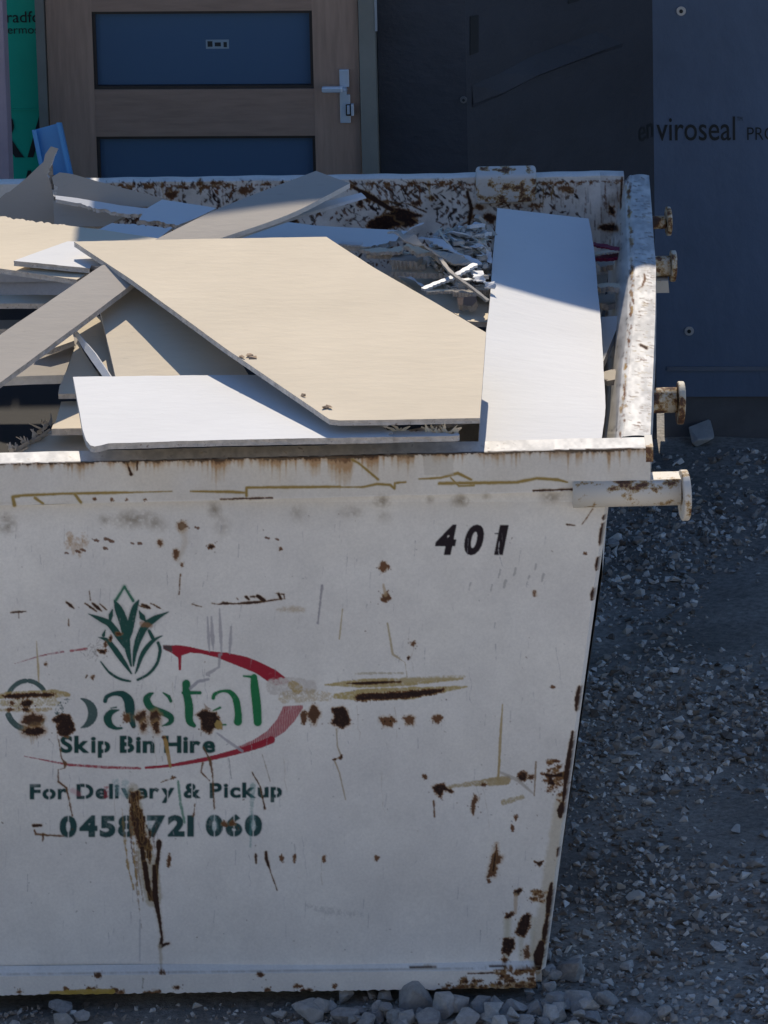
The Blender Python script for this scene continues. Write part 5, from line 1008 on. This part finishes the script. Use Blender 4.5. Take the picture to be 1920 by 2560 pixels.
V, Fq = gsheet('ground', -4, 4, -3, 5, 161, 161)
k0 = len(V); far = 900.0       # skirt out to the horizon
ringi = [i for i in range(161)] + [j * 161 + 160 for j in range(1, 161)] + [160 * 161 + i for i in range(159, -1, -1)] + [j * 161 for j in range(159, 0, -1)]
for i in ringi:
    x, y, z_ = V[i]; d = Vector((x, y - 1)).normalized(); V.append((d.x * far, d.y * far + 1, GZ - .02))
for a in range(len(ringi)): b_ = (a + 1) % len(ringi); Fq.append((ringi[b_], ringi[a], k0 + a, k0 + b_))
g = link('ground', mesh_from(V, Fq, 'ground', smooth=True), DIRT); tag(g, 'bare gravelly building site ground', None, None, 'structure')
def rock_mat(name, col, var=.3):
    m, nt, b = NT(name); n = noise_node(nt, 2.0, 9, .75); oi = nt.nodes.new('ShaderNodeObjectInfo')
    c = ramp(nt, n.outputs[0], [(.25, tuple(x * (1 - var) for x in col)), (.75, tuple(x * (1 + var) for x in col))]).outputs[0]
    r = ramp(nt, oi.outputs['Random'], [(0, (.62, .62, .64)), (.5, (.95, .94, .92)), (1, (1.25, 1.22, 1.18))]).outputs[0]; c = mix(nt, 1.0, c, r, 'MULTIPLY'); nt.links.new(c, b.inputs['Base Color']); b.inputs['Roughness'].default_value = .9
    n3 = noise_node(nt, 2.2, 9, .75); bump(nt, b, n3.outputs[0], .15, .5); return m
ROCK = rock_mat('crushed_rock', (.45, .445, .44), .38); ROCKL = rock_mat('pale_rock', (.55, .55, .54), .12)
def rock_mesh(seed, n=13, flat=.8):
    rr = random.Random(seed); bm = bmesh.new()
    for _ in range(n):
        v_ = Vector((rr.gauss(0, 1), rr.gauss(0, 1), rr.gauss(0, 1))).normalized() * rr.uniform(.75, 1.05); bm.verts.new((v_.x * rr.uniform(.9, 1.1), v_.y * .85, v_.z * flat))
    r_ = bmesh.ops.convex_hull(bm, input=bm.verts[:]); bmesh.ops.delete(bm, geom=[e_ for e_ in r_['geom_interior'] if isinstance(e_, bmesh.types.BMVert)], context='VERTS')
    bmesh.ops.bevel(bm, geom=bm.edges[:], offset=.035, segments=1, affect='EDGES'); me = bpy.data.meshes.new('rock'); bm.to_mesh(me); bm.free(); me.materials.append(ROCK); return me
RM = [rock_mesh(100 + k) for k in range(14)]
def rock(px, py, rpx, label, group=None, zoff=.0, mesh=None, sx=1, sy=1, sz=1, mat=None, name='rock'):
    p = Pz(px, py, GZ + .02 + zoff); s_ = rpx / 1130.0; me = mesh or random.choice(RM)
    if mat: me = me.copy(); me.materials.clear(); me.materials.append(mat)
    o = bpy.data.objects.new(name, me); COL.objects.link(o); o.location = (p.x, p.y, ground_z(p.x, p.y) + s_ * (.5 if rpx > 22 else .35) + zoff); o.scale = (s_ * sx, s_ * sy, s_ * sz); o.rotation_euler = (random.uniform(-.3, .3), random.uniform(-.3, .3), random.uniform(0, 6.28)); tag(o, label, 'rock', group); return o
GR = 'grey crushed rocks heaped along the foot of the bin'
zq = Z(1000, 1900, 1.8033)
spots = [(70, 1085, 85, 45), (190, 1110, 70), (250, 1100, 60), (370, 1110, 50), (530, 1120, 50), (600, 1125, 45), (690, 1110, 60), (795, 1100, 62), (670, 1160, 55), (915, 1080, 52), (130, 1160, 60), (20, 1150, 45), (300, 1165, 60), (400, 1170, 50), (490, 1175, 40), (860, 1165, 45), (775, 970, 72), (680, 965, 42), (660, 885, 36), (580, 1050, 28), (1060, 1175, 60), (560, 1175, 40), (730, 1080, 40), (30, 1075, 40), (1190, 1140, 44)]
for s in spots:
    rock(*zq(s[0], s[1]), s[2] / 1.8033 * 1.45, 'angular grey crushed rock in the row along the foot of the bin', GR, zoff=.0, sz=random.uniform(.7, 1))
zq2 = Z(0, 2100, 1.659)
for x, y, r_ in ((250, 690, 46), (340, 720, 34), (250, 750, 50), (455, 745, 26), (1160, 700, 34), (1120, 720, 30), (1280, 715, 70), (1225, 745, 40), (1430, 640, 46), (1430, 720, 55), (1510, 745, 50), (1575, 690, 46), (1600, 640, 40), (1640, 730, 46), (1350, 755, 40), (1490, 690, 30), (1080, 760, 26), (990, 740, 20), (1545, 625, 30), (60, 760, 30), (700, 765, 16)):
    rock(*zq2(x, y), r_ / 1.659 * 1.35, 'angular grey crushed rock in the row along the foot of the bin', GR, sz=random.uniform(.7, 1))
for k in range(75):
    x, y = random.uniform(800, 1500), random.uniform(2500, 2620)
    rock(x, y, random.uniform(16, 38), 'angular grey crushed rock in the row along the foot of the bin', GR, zoff=random.choice((0, 0, .02)), sz=random.uniform(.7, 1))
for x, y, r_ in ((1362, 2392, 22), (1385, 2440, 30), (1430, 2435, 44), (1440, 2405, 30), (1372, 2470, 30), (1468, 2420, 18), (1400, 2490, 24)):
    rock(x, y, r_, 'angular grey crushed rock in the row along the foot of the bin', GR, sz=.9)
slabm = rock_mesh(900, 12, .4)
rock(1755, 1090, 62, 'flat pale slab of rock against the wall foot at the right', None, .0, slabm, 1.25, 1, 1.2, ROCKL)
GS = 'pale stones scattered on the gravel right of the bin'
for x, y, r_, lb in ((1060, 605, 78, 'pale triangular stone flat on the gravel right of the bin'), (1515, 290, 56, 'pale flat stone near the right border of the gravel'), (1640, 312, 50, 'pale stone cut by the right border of the picture'), (1600, 450, 70, 'dull grey stone half sunk in gravel at the right'), (1490, 950, 40, 'grey stone in the lower right gravel'), (1415, 985, 34, 'small pale wedge stone in the lower right gravel')):
    rock(*zq(x, y), r_ / 1.8033 * .75, lb, None, 0, random.choice(RM), 1.1, 1.0, .5, ROCKL if 'pale' in lb else None)
for k in range(120):
    x, y = random.uniform(1380, 2010), random.uniform(1200, 2540)
    if x < xe(y) + 24: continue
    rock(x, y, random.choice((7, 8, 9, 10, 12, 14, 17, 22, 27)), 'small pale stone lying loose on the gravel right of the bin', GS, 0, None, 1, 1, .6, None)
# gravel as one mass
base = [rock_mesh(300 + k, 8, .7) for k in range(6)]; bv_ = []
for me in base:
    bm = bmesh.new(); rr = random.Random(me.name); 
    for _ in range(8): v_ = Vector((rr.gauss(0, 1), rr.gauss(0, 1), rr.gauss(0, 1))).normalized(); bm.verts.new((v_.x, v_.y * .8, v_.z * .6))
    bmesh.ops.convex_hull(bm, input=bm.verts[:]); bm.verts.index_update(); bv_.append((np.array([tuple(v_.co) for v_ in bm.verts]), [tuple(v_.index for v_ in f_.verts) for f_ in bm.faces])); bm.free()
GV, GFc, off = [], [], 0; rg = np.random.default_rng(11)
def scatter(n, x0, x1, y0, y1, smin, smax):
    global off
    for _ in range(n):
        x, y = rg.uniform(x0, x1), rg.uniform(y0, y1)
        if .5 + 1.1 * mnoise.noise(Vector((x * 2.6, y * 1.5, 7))) < rg.random() * .8: continue
        s_ = smin * (smax / smin) ** (rg.random() ** 2.2); vv, ff = bv_[rg.integers(len(bv_))]; a, t_ = rg.uniform(0, 6.28), rg.uniform(-.5, .5)
        ca, sa, ct, st_ = math.cos(a), math.sin(a), math.cos(t_), math.sin(t_); Rm = np.array([[ca, -sa, 0], [sa, ca, 0], [0, 0, 1]]) @ np.array([[1, 0, 0], [0, ct, -st_], [0, st_, ct]])
        p = vv @ Rm.T * s_ + np.array((x, y, ground_z(x, y) + s_ * .25)); GV.append(p); GFc.extend([tuple(i + off for i in f_) for f_ in ff]); off += len(vv)
scatter(15000, .28, 1.1, -.45, 3.75, .004, .016); scatter(3000, -1.2, .5, -.5, -.0, .004, .016); scatter(2400, .28, 1.1, -.45, 3.7, .01, .024); scatter(600, 1.1, 1.8, -.4, 3.6, .006, .02)
gme = bpy.data.meshes.new('gravel'); gme.from_pydata(np.concatenate(GV).tolist(), [], GFc); gme.update()
m, nt, b = NT('gravel_stone'); geo = nt.nodes.new('ShaderNodeNewGeometry'); c = ramp(nt, geo.outputs['Random Per Island'], [(0, (.10, .085, .072)), (.3, (.27, .23, .195)), (.55, (.36, .335, .305)), (.8, (.48, .455, .42)), (1, (.72, .70, .66))]).outputs[0]; nt.links.new(c, b.inputs['Base Color']); b.inputs['Roughness'].default_value = .95
gr = link('gravel', gme, m); tag(gr, 'loose grey gravel covering the ground around the bin', None, None, 'stuff')

# unseen pale concrete street, added to bounce light onto the bin front
V = [(-40, -60, GZ + .01), (40, -60, GZ + .01), (40, -1.6, GZ + .03), (-40, -1.6, GZ + .03)]
place('road', [Vector(v_) for v_ in V] + [Vector(v_) - Vector((0, 0, .15)) for v_ in V], [(0, 1, 2, 3), (7, 6, 5, 4), (0, 4, 5, 1), (1, 5, 6, 2), (2, 6, 7, 3), (3, 7, 4, 0)], simple('pale_concrete', (.62, .56, .47), .9, .12, 3))
tag(bpy.data.objects['road'], 'unseen pale concrete street added in front of the bin for bounce light', None, None, 'structure')

# unseen house across the street, added to bounce light onto the shaded bin
hs = empty('house_opposite', (0, -18.5, GZ), 'unseen two storey house across the street, added for bounce light', 'house')
HW = simple('cream_render', (.345, .34, .33), .9, .08, 2)
yh = -15.4
def hbox(name, x0, x1, y0, y1, z0_, z1_, mat, par): return place(name, *box8([Vector(q_) for q_ in ((x0, y0, z0_), (x1, y0, z0_), (x1, y1, z0_), (x0, y1, z0_), (x0, y0, z1_), (x1, y0, z1_), (x1, y1, z1_), (x0, y1, z1_))]), mat, par)
hbox('wall', -13, 13, yh - 7, yh, GZ - .1, 7.6, HW, hs)
place('roof', [Vector(q_) for q_ in ((-13.5, yh - 7.5, 7.6), (13.5, yh - 7.5, 7.6), (13.5, yh + .45, 7.6), (-13.5, yh + .45, 7.6), (-13.5, yh - 3.5, 9.4), (13.5, yh - 3.5, 9.4))], [(0, 3, 2, 1), (3, 2, 5, 4), (1, 0, 4, 5), (2, 1, 5), (0, 3, 4)], simple('tile_roof', (.14, .10, .09), .8), hs)
for xw in (-9, -4.5, 4.5, 9):
    for zw in (1.0, 4.2):
        w_ = hbox('window', xw - .9, xw + .9, yh + .005, yh + .05, zw, zw + 1.5, JAMB, hs); hbox('pane', xw - .8, xw + .8, yh + .051, yh + .06, zw + .1, zw + 1.4, TGLASS, w_)
